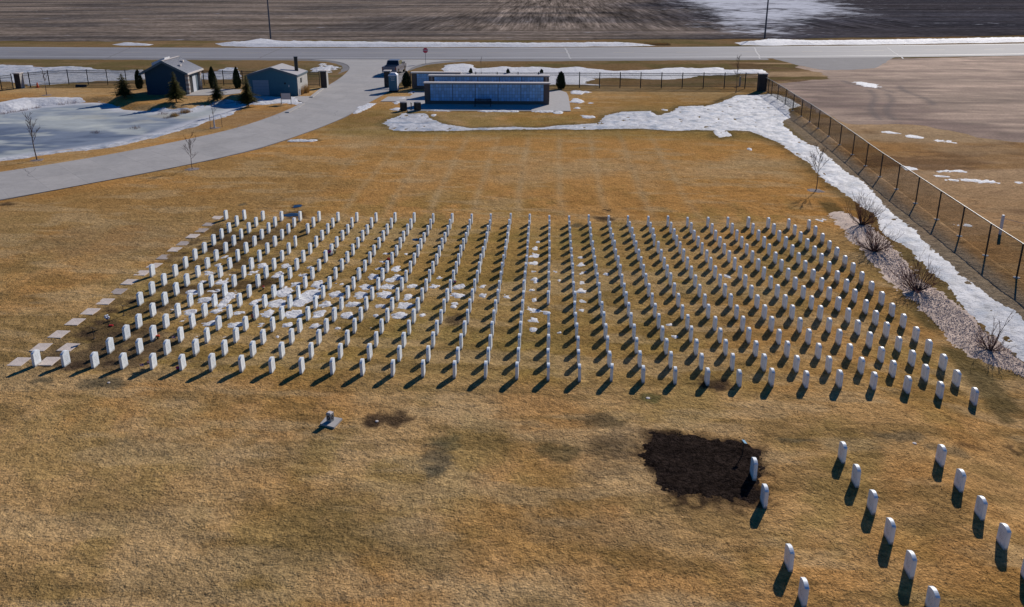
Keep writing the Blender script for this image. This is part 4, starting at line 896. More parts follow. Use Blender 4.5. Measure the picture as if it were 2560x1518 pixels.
# two bins and an ash post
for k, (u, v, l) in enumerate(((1008, 278, 'black cylindrical litter bin on the left of the slim ash post'), (1043, 278, 'black cylindrical litter bin on the right, by the niche wall'))):
    x, y = unproj(u, v); e = empty('litter_bin', (x, y+.3, .03)); tag(e, l, 'bin', 'litter bins by the columbarium')
    MB().lathe([(.34, 0), (.38, .05), (.38, .82), (.36, .88)], 18).build('body', M['black'], e, smooth=False)
    MB().lathe([(.40, .86), (.41, .93), (.33, .96), (.12, .965)], 18).build('lid', M['rail'], e)
    for a in range(14):
        an = a/14*6.283; MB().bar((.39*math.cos(an), .39*math.sin(an), .06), (.39*math.cos(an), .39*math.sin(an), .82), .035, .02).build('slat', M['black'], e)
x, y = unproj(1028, 277); e = empty('ash_post', (x, y+.1, .03)); tag(e, 'slim black ash post between the two litter bins', 'ash post')
MB().lathe([(.14, 0), (.14, .05), (.05, .1), (.05, .75), (.07, .78)], 12).build('column', M['black'], e); MB().lathe([(.075, .785), (.075, .86), (.03, .9)], 12).build('cap', M['black'], e)

# ------------------------------------------------------------------ buildings
def gable(name, label, loc, rz, W, D, hw_, hr, ov, wallm, roofm, fasc, ovf=.35):
    e = empty(name, loc, rz); tag(e, label, 'building')
    V = [(-W/2, 0, 0), (W/2, 0, 0), (W/2, D, 0), (-W/2, D, 0), (-W/2, 0, hw_), (W/2, 0, hw_), (W/2, D, hw_), (-W/2, D, hw_), (0, 0, hr), (0, D, hr)]
    mk('walls', V, [(0, 1, 5, 8, 4), (1, 2, 6, 5), (2, 3, 7, 9, 6), (3, 0, 4, 7)], wallm, e)
    sl = (hr-hw_)/(W/2); R = {}
    for s in (-1, 1):
        x1 = s*(W/2+ov); z1 = hw_-ov*sl; t = .16
        P = [(0, -ovf, hr+.02), (x1, -ovf, z1+.02), (x1, D+ovf, z1+.02), (0, D+ovf, hr+.02)]
        V = P+[(a, b, c+t) for a, b, c in P]; F = [(0, 1, 2, 3), (7, 6, 5, 4), (0, 4, 5, 1), (1, 5, 6, 2), (2, 6, 7, 3), (3, 7, 4, 0)]
        R[s] = mk('roof_slope', V, F, roofm, e)
        o = MB().bar((x1, -ovf-.02, z1+.08), (0, -ovf-.02, hr+.08), .05, .26).build('barge_board', fasc, e)
        MB().bar((x1+s*.03, -ovf, z1+.08), (x1+s*.03, D+ovf, z1+.08), .06, .2).build('gutter', fasc if name != 'pavilion' else M['cap'], e)
    return e, R, sl
# pavilion with standing seam roof
HX, HY = -49.3, 101.0
e, R, sl = gable('pavilion', 'dark block pavilion with a grey standing seam roof on the pond bank', (HX, HY, 0), math.radians(3.5), 5.1, 4.7, 2.85, 4.15, .55, M['navywall'], M['roofm'], M['fascia'], .5)
for k in range(16):
    yy = -.45+k*(5.6/15)
    for s in (-1, 1):
        MB().bar((0, yy, 4.15+.21), (s*3.08, yy, 2.85-.55*sl+.21), .10, .03).build('seam', M['roofd'], e)
for yy, xx in ((.9, 1.5), (3.3, .95)):
    z = 4.35-xx*sl; MB().box(xx-.05, xx+.3, yy, yy+.4, z-.05, z+.16).build('roof_vent', M['cap'], e)
MB().bar((0, -.5, 4.38), (0, 5.2, 4.38), .26, .05).build('ridge_cap', M['cap'], e)
mb = MB(); V = [(-1.9, .9, 3.4), (-.15, .9, 4.2), (-.15, 2.6, 4.2), (-1.9, 2.6, 3.4), (-1.9, .9, 3.95), (-.15, .9, 4.62), (-.15, 2.6, 4.62), (-1.9, 2.6, 3.95)]
mk('roof_monitor', V, [(4, 5, 6, 7), (0, 1, 5, 4), (1, 2, 6, 5), (2, 3, 7, 6), (3, 0, 4, 7)], M['roofm'], e)
MB().box(2.56, 2.62, .5, 3.9, .02, 2.62).build('recess_shade', M['dark'], e)  # near-black sheet on the flat wall paints the shade of a recess
MB().box(2.63, 2.68, 2.15, 3.25, .03, 2.15).build('door', M['door'], e)
MB().box(2.63, 2.69, .45, 4.35, 2.18, 2.62).build('lintel_board', M['fascia'], e)
MB().box(2.63, 2.69, 3.27, 4.2, .03, 2.17).build('side_panel', M['fascia'], e)
for y0_ in (-.05, 4.25):
    cnt_ = 0
    for z in np.arange(0, 2.5, .28):
        MB().box(2.57, 2.95+random.uniform(-.02, .02), y0_+random.uniform(-.015, .015), y0_+.45+random.uniform(-.015, .015), z+.008, min(z+.272, 2.55)).build('pillar_stone', random.choice([M['ltbrick'], M['palewall'], M['ltbrick']]), e)
for z in np.arange(.2, 2.8, .2):
    MB().box(-2.55, 2.55, -.012, -.002, z-.19, z-.006).build('block_course', M['navywall'], e)
# maintenance shed
SX, SY = -35.1, 100.35
e, R, sl = gable('maintenance_shed', 'blue-grey shed with pale roof, black flue and wide grey door beside the drive', (SX, SY, 0), math.radians(1), 6.35, 4.6, 2.48, 3.42, .12, M['bluewall'], M['shingle'], M['fascia'], .15)
MB().box(-2.5, -.46, -.05, -.004, .02, 2.0).build('garage_door', M['garage'], e)
for z in (.4, .8, 1.2, 1.6): MB().box(-2.49, -.47, -.062, -.052, z-.01, z+.01).build('door_rib', M['fascia'], e)
MB().box(3.18, 3.24, .02, 4.6, .02, 2.44).build('pale_side', M['palewall'], e)
for z in np.arange(.2, 2.4, .2): MB().box(3.242, 3.255, .03, 4.58, z-.19, z-.012).build('block_course', M['palewall'], e)
MB().box(3.257, 3.27, 1.3, 1.9, 1.5, 2.1).build('window', M['glass'], e)
MB().box(3.25, 3.33, .5, .62, .02, .9).build('meter_pipe', M['white'], e)
MB().box(1.55, 1.75, -.06, -.004, 1.5, 1.7).build('wall_lamp', M['dark'], e); MB().box(2.05, 2.2, -.06, -.004, 1.15, 1.4).build('meter_box', M['palewall'], e)
MB().lathe([(.24, 2.55), (.24, 4.55), (.27, 4.56), (.27, 4.66)], 14, c=(2.45, 2.7)).build('flue', M['black'], e)
# notice board
x, y = unproj(716, 261); e = empty('notice_board', (x, y, 0), math.radians(4)); tag(e, 'white notice board on two black posts before the shed', 'sign')
for s in (-.58, .58):
    MB().box(s-.03, s+.03, -.03, .03, -.1, 1.35).build('post', M['black'], e); MB().lathe([(.17, 0), (.17, .04)], 10, c=(s, 0)).build('footing', M['kerbc'], e)
MB().box(-.548, .548, -.03, .0, .58, 1.3).build('board', M['sign'], e)

# ------------------------------------------------------------------ portable toilet
x, y = unproj(983, 231); e = empty('portable_toilet', (x, y, DZ)); tag(e, 'blue portable toilet with a white domed roof beside the drive', 'portable toilet')
MB().box(-.56, .56, 0, 1.1, 0, .14).build('skid', M['tyre'], e); MB().box(-.54, .54, .02, 1.08, .141, 2.05).build('cabin', M['pbblue'], e, bevel=.05)
for k in range(5): MB().box(-.46+k*.2, -.38+k*.2, -.004, .018, .3, 1.6).build('wall_rib', M['pbblue'], e)
MB().box(.541, .56, .05, 1.05, .2, 2.03).build('door_panel', M['pbwhite'], e)
V = [(-.6, -.04, 2.055), (.6, -.04, 2.055), (.6, 1.14, 2.055), (-.6, 1.14, 2.055), (-.56, .0, 2.2), (.56, .0, 2.2), (.56, 1.1, 2.2), (-.56, 1.1, 2.2), (-.3, .25, 2.42), (.3, .25, 2.42), (.3, .85, 2.42), (-.3, .85, 2.42)]
mk('domed_roof', V, [(3, 2, 1, 0), (0, 1, 5, 4), (1, 2, 6, 5), (2, 3, 7, 6), (3, 0, 4, 7), (4, 5, 9, 8), (5, 6, 10, 9), (6, 7, 11, 10), (7, 4, 8, 11), (8, 9, 10, 11)], M['pbwhite'], e)
mb = MB()
for z, a, b, n in ((1.88, -.3, .32, 9), (1.66, -.2, .26, 6), (1.48, -.22, .28, 8)):
    for k in range(n):
        xx = a+(b-a)*k/n; mb.box(xx, xx+(b-a)/n*.7, -.012, -.005, z, z+.07)
mb.build('lettering', M['pbwhite'], e)

# ------------------------------------------------------------------ pickup truck
def truck():
    x, y = -24.0, 120.2; e = empty('pickup_truck', (x, y, .0), math.radians(-3)); e.scale = (1.1, 1.1, 1.1); tag(e, 'dark grey crew cab pickup truck driving out towards the highway', 'pickup truck')
    W = 1.0
    def prof(name, pts, x0, x1, mt, bevel=0):
        n = len(pts); V = [(x0, a, b) for a, b in pts]+[(x1, a, b) for a, b in pts]
        o = mk(name, V, [tuple(range(n))[::-1], tuple(range(n, 2*n))]+[(i, (i+1) % n, n+(i+1) % n, n+i) for i in range(n)], mt, e)
        if bevel: b_ = o.modifiers.new('b', 'BEVEL'); b_.width = bevel; b_.segments = 2; b_.limit_method = 'ANGLE'
        return o
    def arch(cy, r=.47, n=7): return [(cy-r*math.cos(math.pi*k/(n-1)), .55+r*math.sin(math.pi*k/(n-1))*.85) for k in range(n)]
    low = [(0, .55)]+arch(1.25)+arch(5.15)+[(6.15, .6), (6.2, 1.12), (4.95, 1.28), (2.05, 1.28), (2.05, .75), (.12, .75), (.12, 1.28), (0, 1.28)]
    side = [(0, .55)]+arch(1.25)+arch(5.15)+[(6.15, .6), (6.2, 1.12), (4.95, 1.3), (0, 1.3)]
    prof('side_panel', side, -W, -W+.1, M['truck']); prof('side_panel', side, W-.1, W, M['truck'])
    prof('underbody', [(0, .5), (6.1, .5), (6.1, .75), (0, .75)], -W+.25, W-.25, M['tyre'])
    prof('bed_floor', [(.1, .76), (2.05, .76), (2.05, .82), (.1, .82)], -W+.1, W-.1, M['tyre'])
    prof('tailgate', [(-.03, .62), (.07, .62), (.07, 1.3), (-.03, 1.3)], -W+.12, W-.12, M['truck'], .015)
    prof('rear_bumper', [(-.18, .5), (.0, .5), (.0, .68), (-.18, .68)], -W+.05, W-.05, M['chrome'], .02)
    prof('bonnet', [(4.85, 1.0), (6.15, .7), (6.18, 1.12), (4.9, 1.3)], -W+.101, W-.101, M['truck'], .03)
    prof('cab_body', [(2.06, .6), (4.84, .6), (4.84, 1.3), (2.06, 1.3)], -W+.101, W-.101, M['truck'])
    V = []
    for yy, z, w_ in ((2.08, 1.301, .93), (4.9, 1.301, .93), (4.1, 1.9, .78), (2.3, 1.9, .78)): V += [(-w_, yy, z), (w_, yy, z)]
    mk('cab_roof', V, [(0, 1, 7, 6), (2, 3, 5, 4)[::-1], (4, 5, 7, 6)[::-1], (0, 2, 4, 6), (1, 3, 5, 7)[::-1]], M['truck'], e)
    MB().box(-.74, .74, 2.35, 4.05, 1.901, 1.93).build('roof_skin', M['truck'], e, bevel=.02)
    def lerp4(a, b, c_, d, u, v): return Vector(a)*(1-u)*(1-v)+Vector(b)*u*(1-v)+Vector(c_)*u*v+Vector(d)*(1-u)*v
    def pane(name, a, b, c_, d, off, u0=.06, u1=.94, v0=.08, v1=.9):
        P = [lerp4(a, b, c_, d, u, v)+Vector(off) for u, v in ((u0, v0), (u1, v0), (u1, v1), (u0, v1))]
        mk(name, P, [(0, 1, 2, 3)], M['glass'], e)
    pane('rear_window', V[0], V[1], V[7], V[6], (0, -.012, .004))
    pane('windscreen', V[2], V[3], V[5], V[4], (0, .01, .01))
    for s in (0, 1):
        o_ = (-.012, 0, 0) if s == 0 else (.012, 0, 0)
        pane('side_window', V[s], V[2+s], V[4+s], V[6+s], o_, .1, .45); pane('side_window', V[s], V[2+s], V[4+s], V[6+s], o_, .5, .84)
        sx = -1 if s == 0 else 1
        MB().box(sx*.92-.05, sx*.92+.05, -.05, .02, .85, 1.22).build('tail_lamp', M['taill'], e)
        MB().box(sx*1.06-.1, sx*1.06+.1, 4.45, 4.55, 1.32, 1.55).build('mirror', M['truck'], e)
        MB().bar((sx*1.02, 2.1, .52), (sx*1.02, 4.6, .52), .12, .06).build('running_board', M['chrome'], e)
        MB().box(sx*1.003-.004, sx*1.003+.004, 2.2, 4.7, .93, .97).build('side_trim', M['chrome'], e)
        for cy in (1.25, 5.15):
            wh = MB().tube([(sx*.74, cy, .41), (sx*1.0, cy, .41)], .41, 18).build('wheel', M['tyre'], e)
            MB().tube([(sx*.985, cy, .41), (sx*1.008, cy, .41)], .24, 12).build('rim', M['chrome'], wh)
truck()

# ------------------------------------------------------------------ stop sign
x, y = unproj(1064.4, 160); e = empty('stop_sign', (x, y, 0), math.radians(8)); tag(e, 'red octagonal stop sign on a thin post by the highway junction', 'sign')
H0 = 2.25
MB().box(-.03, .03, .0, .05, -.1, 2.62).build('post', M['rail'], e)
def octa(r, y0, y1): 
    P = [(r*math.cos(math.pi/8+k*math.pi/4), r*math.sin(math.pi/8+k*math.pi/4)+H0) for k in range(8)]
    V = [(a, y0, b) for a, b in P]+[(a, y1, b) for a, b in P]
    return V, [tuple(range(8)), tuple(range(8, 16))[::-1]]+[(i, 8+i, 8+(i+1) % 8, (i+1) % 8) for i in range(8)]
mk('white_border', *octa(.47, -.022, -.005), M['white'], e); mk('face', *octa(.435, -.032, -.023), M['red'], e)
def letters(txt, size, parent, mt, loc, depth=.006, name='lettering'):
    cu = bpy.data.curves.new('t', 'FONT'); cu.body = txt; cu.size = size; cu.align_x = 'CENTER'; cu.align_y = 'CENTER'; cu.extrude = depth; cu.offset = size*.02
    to = bpy.data.objects.new('t', cu); COL.objects.link(to)
    dg = bpy.context.evaluated_depsgraph_get(); me = bpy.data.meshes.new_from_object(to.evaluated_get(dg)); bpy.data.objects.remove(to)
    me.materials.clear(); me.materials.append(mt)
    o = bpy.data.objects.new(name, me); COL.objects.link(o); o.parent = parent; o.location = loc; o.rotation_euler = (math.pi/2, 0, 0); return o
letters('STOP', .33, e, M['white'], (0, -.04, H0))

# ------------------------------------------------------------------ utility poles
for u, v, l in ((677, 97.5, 'tall utility pole beyond the highway at left, behind the ploughed snow'), (1911.5, 97, 'tall utility pole beyond the highway at right, beside the snowy field')):
    x, y = unproj(u, v); e = empty('utility_pole', (x, y, 0)); tag(e, l, 'utility pole', 'utility poles across the highway')
    MB().tube([(0, 0, -.3), (0, 0, 6), (0, 0, 12.5)], [.20, .17, .12], 10).build('shaft', M['utility'], e)
    MB().bar((-1.2, -.14, 11.7), (1.2, -.14, 11.7), .1, .12).build('crossarm', M['utility'], e)
    for s in (-1.1, -.5, .5, 1.1): MB().lathe([(.04, 11.76), (.06, 11.84), (.03, 11.93)], 8, c=(s, -.14)).build('insulator', M['palewall'], e)

# ------------------------------------------------------------------ vegetation
def conifer(u, v, h, r, label, seed, tips=.4, z=None):
    rd = random.Random(seed); x, y, z0 = GP(u, v); e = empty('spruce_tree', (x, y, z0)); tag(e, label, 'spruce', 'young spruces by the pond')
    MB().tube([(0, 0, -.1), (0, 0, h*.5), (0, 0, h*.96)], [.07, .045, .01], 6).build('trunk', M['bark'], e)
    V = []; F = []; MI = []
    nl = int(h*9)
    for k in range(nl):
        t = (k+.3)/nl; zz = .12*h+t*h*.88; rr = r*(1-t)**.9*rd.uniform(.5, 1.2)+.05
        nb = max(5, int(11*(1-t)+4)); a0 = rd.random()*6.28
        for b in range(nb):
            a = a0+6.283*b/nb+rd.uniform(-.25, .25); R_ = rr*rd.uniform(.5, 1.25)*(1+.22*math.sin(a*2+seed+zz*3)); nn = max(3, int(R_/.055))
            for q in range(nn):
                s = (q+1)/nn; d = R_*s; px_, py_, pz = d*math.cos(a), d*math.sin(a), zz+.10*math.sin(s*2.2)*R_-.18*d+rd.uniform(-.03, .03)
                sz = .07+.07*(1-abs(s-.55))*min(1, R_*1.5)
                for w_ in range(5):
                    th = a+rd.uniform(-1.3, 1.3); ph = rd.uniform(-.5, .6); dx, dy, dz = math.cos(th)*math.cos(ph), math.sin(th)*math.cos(ph), math.sin(ph)
                    ux, uy = -math.sin(th), math.cos(th); n = len(V)
                    V += [(px_-ux*sz*.28, py_-uy*sz*.28, pz), (px_+ux*sz*.28, py_+uy*sz*.28, pz), (px_+dx*sz*1.5, py_+dy*sz*1.5, pz+dz*sz*1.5), ]
                    F.append((n, n+1, n+2)); MI.append(1 if (s > .4 and rd.random() < tips*(1.5 if math.cos(a-.6) > 0 else .9)) else 0)  # olive tips set denser on the sunward side, painting sunlight into the crown
    o = mk('crown', V, F, [M['needle'], M['needle2']], e, mi=MI)
conifer(311, 246, 3.1, 1.25, 'young spruce on the pond bank left of the pavilion', 1, .5)
conifer(441, 256, 3.7, 1.2, 'young spruce standing directly in front of the pavilion wall', 2, .65)
conifer(544, 253, 3.1, .95, 'young spruce right of the pavilion, before the dark arborvitae', 3, .4)
conifer(621, 267, 3.7, 1.15, 'young spruce at the left corner of the maintenance shed', 4, .55)
def arbor(u, v, h, r, label, seed, name='arborvitae'):
    rd = random.Random(seed); x, y, z0 = GP(u, v); e = empty(name, (x, y, z0)); tag(e, label, 'arborvitae', 'dark columnar arborvitae')
    MB().tube([(0, 0, -.1), (0, 0, h*.7)], [.06, .02], 6).build('trunk', M['bark'], e)
    V = []; F = []
    for k in range(int(3600*h*r)):
        t = rd.random(); a = rd.random()*6.283; prof = .82*r*(min(1, .62+t*1.5))*(max(0, 1-((t-.2)/.8)**2.2) if t > .2 else 1)**.8*(1+.14*math.sin(a*3+seed+t*5)); d = prof*rd.uniform(.6, 1.08)
        p = (d*math.cos(a), d*math.sin(a), .03+t*h); sz = rd.uniform(.05, .11); th = a+rd.uniform(-1.4, 1.4); n = len(V)
        V += [(p[0]-math.sin(th)*sz*.35, p[1]+math.cos(th)*sz*.35, p[2]), (p[0]+math.sin(th)*sz*.35, p[1]-math.cos(th)*sz*.35, p[2]), (p[0]+math.cos(a)*sz*.4, p[1]+math.sin(a)*sz*.4, p[2]+sz*1.5)]; F.append((n, n+1, n+2))
    mk('crown', V, F, M['cedar'], e)
arbor(349, 222.5, 2.5, .6, 'dark arborvitae just left of the pavilion by the iron fence', 11)
arbor(533, 219.5, 2.75, .62, 'dark arborvitae right of the pavilion behind the young spruce', 12)
arbor(594, 221, 2.75, .6, 'dark arborvitae between the pavilion pad and the shed', 13)
arbor(1017, 218, 2.05, .72, 'dark arborvitae between portable toilet and the shorter niche wall', 14)
arbor(1402.3, 222.5, 2.2, .72, 'dark arborvitae at the right end of the niche walls', 15)
for u, v, h, l in ((1177, 186, .75, 'tiny evergreen in the roadside snow behind the niche walls, leftmost'), (1270, 186, .65, 'tiny evergreen in the roadside snow behind the niche walls, middle one'), (1354, 186, .6, 'tiny evergreen in the roadside snow behind the niche walls, rightmost')):
    arbor(u, v-1, h*1.05, .34, l, int(u), 'small_evergreen')
def bare(u, v, h, label, seed, spread=.35, trunk=.035, levels=3, nb=9, first=.45, mt='bark', ring=True, stakes=0, guard=False, lean=(0, 0), straight=False):
    rd = random.Random(seed); x, y, z0 = GP(u, v); z0 = float(TM(x, y)); e = empty('bare_tree', (x, y, z0)); tag(e, label, 'tree', 'leafless saplings')
    tp = [(lean[0]*t*h+.03*math.sin(t*7+seed)*h*.3, lean[1]*t*h, -.05+t*h*.97) for t in np.linspace(0, 1, 8)]
    MB().tube(tp, [trunk*(1-.8*k/7) for k in range(8)], 6).build('trunk', M[mt], e)
    mb = MB()
    def br(p, d, L_, r_, lv):
        q = [p]; dd = Vector(d)
        for k in range(4):
            dd = (dd+Vector((rd.uniform(-.18, .18), rd.uniform(-.18, .18), rd.uniform(0, .16)))).normalized(); q.append(q[-1]+dd*L_/4)
        mb.tube(q, [r_*(1-.7*k/4) for k in range(5)], 4, cap=False)
        if lv > 0:
            for k in range(rd.randint(3, 4)):
                s = rd.randint(1, 3); nd = (dd+Vector((rd.uniform(-1, 1), rd.uniform(-1, 1), rd.uniform(-.1, .7)))*.75).normalized(); br(q[s], nd, L_*rd.uniform(.4, .65), r_*.6, lv-1)
    for k in range(nb):
        t = first+(1-first)*(k+.2)/nb; i = min(6, int(t*7)); f = t*7-i; p = Vector(tp[i]).lerp(Vector(tp[i+1]), f); a = rd.random()*6.28
        up = rd.uniform(.7, 1.5); br(p, Vector((math.cos(a), math.sin(a), up)).normalized(), h*spread*(1.25-.75*t)*rd.uniform(.7, 1.15), trunk*.42, levels-1)
    mb.build('branches', M['twig'], e)
    if ring:
        n = 22; V = [(0, 0, .04)]
        for k in range(n): a = 6.283*k/n; r_ = rd.uniform(.42, .62); V.append((r_*math.cos(a), r_*math.sin(a), .015))
        tag(drape('tree_ring', [[(x+a_*1.05, y+b_*1.05) for a_, b_, _ in V[1:]]], (.08, .08), M['mulch'], hmax=.03, k=.2, edge=(.3, .1), seed=seed), kind='structure')
    if guard: MB().lathe([(.085, 0), (.075, .9)], 10).build('trunk_guard', M['guard'], e)
    for k in range(stakes):
        a = k*2.1+.4; sx_, sy_ = .75*math.cos(a), .75*math.sin(a)
        MB().tube([(sx_, sy_, -.1), (sx_*.98, sy_*.98, 1.25)], .022, 6).build('stake', M['wood'], e); MB().bar((sx_*.98, sy_*.98, 1.0), (0, 0, 1.0), .01).build('tie', M['wood'], e)
bare(92, 400.5, 3.9, 'leafless sapling on the grass between the frozen pond and the drive', 21, .28, .055, first=.4, nb=12, lean=(-.02, 0))
bare(481, 423, 2.5, 'small leafless sapling on the lawn just below the drive', 22, .45, .03, first=.35, nb=10, levels=4)
bare(117.5, 238, 3.4, 'leafless sapling at the far left between pond snow and iron fence', 23, .25, .05, first=.5, nb=8)
bare(536.4, 319.8, 2.6, 'leafless sapling with white trunk guard and three stakes beside the drive', 24, .3, .03, first=.5, nb=8, stakes=3, guard=True)
bare(2040, 476, 2.9, 'leafless sapling on the right lawn above the shrub bed', 25, .42, .035, first=.45, nb=10, levels=4)
bare(1839, 232, 4.9, 'tall thin leafless tree near the right-hand brick pillar', 26, .22, .05, first=.4, nb=10, lean=(.02, 0), ring=False)
bare(1203, 187, 2.9, 'thin leafless sapling rising behind the niche walls', 27, .16, .03, first=.6, nb=5, ring=False)
def shrub(u, v, h, label, seed, n=26, w=1.0, long_=False):
    rd = random.Random(seed); x, y, _ = GP(u, v); z0 = float(TM(x, y)); e = empty('bare_shrub', (x, y, z0)); tag(e, label, 'shrub', 'leafless shrubs in the gravel bed')
    st = MB(); tw = MB()
    def br(p, d, L_, r_, lv, out):
        q = [p]; dd = Vector(d)
        for k in range(5):
            dd = (dd+Vector((rd.uniform(-.12, .12), rd.uniform(-.12, .12), .05))).normalized(); q.append(q[-1]+dd*L_/5)
        out.tube(q, [r_*(1-.75*k/5) for k in range(6)], 4, cap=False)
        if lv > 0:
            for k in range(4):
                s = rd.randint(2, 5); nd = (dd+Vector((rd.uniform(-1, 1), rd.uniform(-1, 1), rd.uniform(-.2, .6)))*.6).normalized(); br(q[s], nd, L_*rd.uniform(.3, .55), r_*.5, lv-1, tw)
    for k in range(n):
        a = rd.random()*6.28; el = rd.uniform(.15, 1.45); d = Vector((math.cos(a)*math.cos(el)*w, math.sin(a)*math.cos(el)*w, math.sin(el))).normalized()
        L_ = h*rd.uniform(.6, 1.05)*(.62+.38*math.sin(el)); br(Vector((.06*math.cos(a), .06*math.sin(a), 0)), d, L_, .019, 2, st)
    if long_: br(Vector((0, 0, 0)), Vector((.75, .35, 1)).normalized(), h*1.5, .028, 2, st)
    st.build('stems', M['twig'], e); tw.build('twigs', M['redtwig'], e)
shrub(2153.5, 562, 1.55, 'bare dark shrub farthest along the gravel bed', 31, 42)
shrub(2186, 627, 1.45, 'bare reddish shrub second farthest in the gravel bed', 32, 44, 1.1)
shrub(2290.8, 730, 1.5, 'bare wide shrub in the middle of the gravel bed', 33, 42, 1.1)
shrub(2474.8, 876, 1.0, 'bare shrub with one long leaning stem nearest in the gravel bed', 34, 20, 1.2, True)
def tufts(name, spots, mt, label, cat, n=60, h=.5, r=.25, w=.012):
    V = []; F = []
    for u, v, ru in spots:
        x, y, z = GP(u, v); x1 = GP(u+ru, v)[0]; R_ = max(r, abs(x1-x))
        for k in range(int(n*max(1, R_/r))):
            px_ = x+random.uniform(-R_, R_); py_ = y+random.uniform(-r, r)*1.2; pz = max(float(T(px_, py_)), ICE_Z)-.02; hh = h*random.uniform(.5, 1.1); a = random.random()*6.28; n0 = len(V); lx, ly = math.cos(a)*hh*.3, math.sin(a)*hh*.3
            V += [(px_-w, py_, pz), (px_+w, py_, pz), (px_+lx, py_+ly, pz+hh)]; F.append((n0, n0+1, n0+2))
    return tag(mk(name, V, F, mt), label, cat, kind='stuff')
tufts('reeds', [(10, 290, 12), (35, 283, 14), (60, 278, 14), (92, 272, 12), (155, 262, 12), (180, 259, 14), (338, 329, 12), (420, 302, 10), (440, 296, 12), (458, 288, 14), (470, 284, 8), (410, 290, 16), (240, 340, 3)], M['reed'], 'reddish dry reeds standing in the ice along the pond edge', 'reeds', 55, .38, .45, .01)
tufts('reed_clump', [(437, 298, 6), (464, 287, 9)], M['straw'], 'straw-coloured reed clumps on the pond shore before the pavilion', 'reeds', 200, .55, .4, .012)
for k, (u, v, l) in enumerate(((752, 236, 'tall straw-coloured ornamental grass against the shed end wall'), (766, 232, 'straw-coloured ornamental grass beside the iron fence by the drive'))):
    o = tufts('ornamental_grass', [(u, v, 3)], M['straw'], l, 'ornamental grass', 260, 1.25, .32, .014); del o['kind']; o['group'] = 'ornamental grasses by the shed'
tufts('roadside_weeds', [(1640, 112, 30), (1560+100, 113, 16), (1620, 111, 8)], M['straw'], 'brown weeds at the end of the ploughed snow bank', 'weeds', 120, .5, .5, .03)

# ------------------------------------------------------------------ small things
x, y = unproj(94.5, 219.5); e = empty('traffic_cone', (x, y, 0)); tag(e, 'orange traffic cone beside the iron fence at far left', 'traffic cone')
MB().box(-.24, .24, -.24, .24, 0, .04).build('base', M['orange'], e); MB().lathe([(.19, .041), (.05, .72)], 14).build('cone', M['orange'], e)
x, y, z = GP(200, 218); e = empty('culvert_pipe', (x, y, z)); tag(e, 'black culvert pipe mouth in the grass below the iron fence', 'culvert')
MB().tube([(-.6, 0, .1), (.7, .5, .02)], .26, 14).build('pipe', M['black'], e)
# stone post with emblem on a slab
pc = [np.array(unproj(u, v, .03)) for u, v in ((800, 1060.7), (817.7, 1040.5), (856, 1047.5), (835, 1069.8))]; cc = sum(pc)/4
e = empty('marker_post', (*cc, float(TM(*cc)))); tag(e, 'short square stone post with round black emblems on a concrete slab', 'marker post')
mk('slab', [(*(p-cc), -.05) for p in pc]+[(*(p-cc), .06) for p in pc], [(4, 5, 6, 7)[::-1], (0, 1, 5, 4)[::-1], (1, 2, 6, 5)[::-1], (2, 3, 7, 6)[::-1], (3, 0, 4, 7)[::-1]], M['kerbc'], e)
bp_ = empty('tmp', (0, 0, 0)); bpy.data.objects.remove(bp_)
ra = math.radians(-17); b0 = np.array(unproj(826, 1051.5, .06))-cc
pb_ = MB().box(-.15, .15, -.15, .15, .061, .56, rz=0).build('post', M['rock'], e, bevel=.01); pb_.location = (b0[0], b0[1], .0225); pb_.scale = (.64, .64, .64); pb_.rotation_euler = (0, 0, math.radians(-22))
V = [(-.155, -.155, .56), (.155, -.155, .56), (.155, .155, .56), (-.155, .155, .56), (-.11, -.11, .6), (.11, -.11, .6), (.11, .11, .6), (-.11, .11, .6)]
mk('cap', V, [(3, 2, 1, 0), (0, 1, 5, 4), (1, 2, 6, 5), (2, 3, 7, 6), (3, 0, 4, 7), (4, 5, 6, 7)], M['cap'], pb_)
for ax in (0, 1):
    n = 20
    V = []; 
    for r_ in (.115, .045):
        for k in range(n):
            a = 6.283*k/n; q = (r_*.85*math.cos(a), .31+r_*1.15*math.sin(a))
            V.append((q[0], -.153, q[1]) if ax == 0 else (.153, q[0], q[1]))
    mk('emblem', V, [(k, (k+1) % n, n+(k+1) % n, n+k) for k in range(n)], M['black'], pb_)
# white bollard with cable
x, y, z = GP(2499.5, 586); e = empty('bollard', (x, y, z)); tag(e, 'white bollard with a slack cable in the grass beyond the chain link fence', 'bollard')
MB().tube([(0, 0, -.1), (0, 0, 1.15)], .085, 12).build('post', M['white'], e); MB().lathe([(.088, 1.151), (.07, 1.2), (.02, 1.21)], 12).build('cap', M['white'], e)
MB().tube([(t*3.2, t*-.9, 1.0-.35*math.sin(min(1, t)*math.pi*.6)) for t in np.linspace(0, 1, 9)], .012, 5).build('cable', M['cap'], e)
x, y = unproj(1849, 215); e = empty('marker_stub', (x, y, 0)); tag(e, 'short grey post standing behind the iron fence near the right pillar', 'post')
MB().box(-.09, .09, -.09, .09, -.1, 1.2).build('shaft', M['palewall'], e); MB().box(-.1, .1, -.1, .1, 1.201, 1.25).build('cap', M['cap'], e)
# round valve lids in the turf
for u, v, r_, l in ((942, 1052, .1, 'small round white valve lid in the bare patch near the square stone post'), (1620, 997, .13, 'small white valve lid in the grass below the nearest headstone row'), (2286, 1109.5, .11, 'small round white valve lid in the grass at right, near the separate headstones'), (272, 959, .09, 'small round white valve lid in the bare patch at lower left')):
    x, y, z = GP(u, v); z = float(TM(x, y)); tag(MB().lathe([(r_*.6, -.03), (r_*.6, .012), (r_*.45, .022), (.02, .025)], 16).build('valve_lid', M['cap'], loc=(x, y, z)), l, 'valve lid', 'valve lids in the lawn')
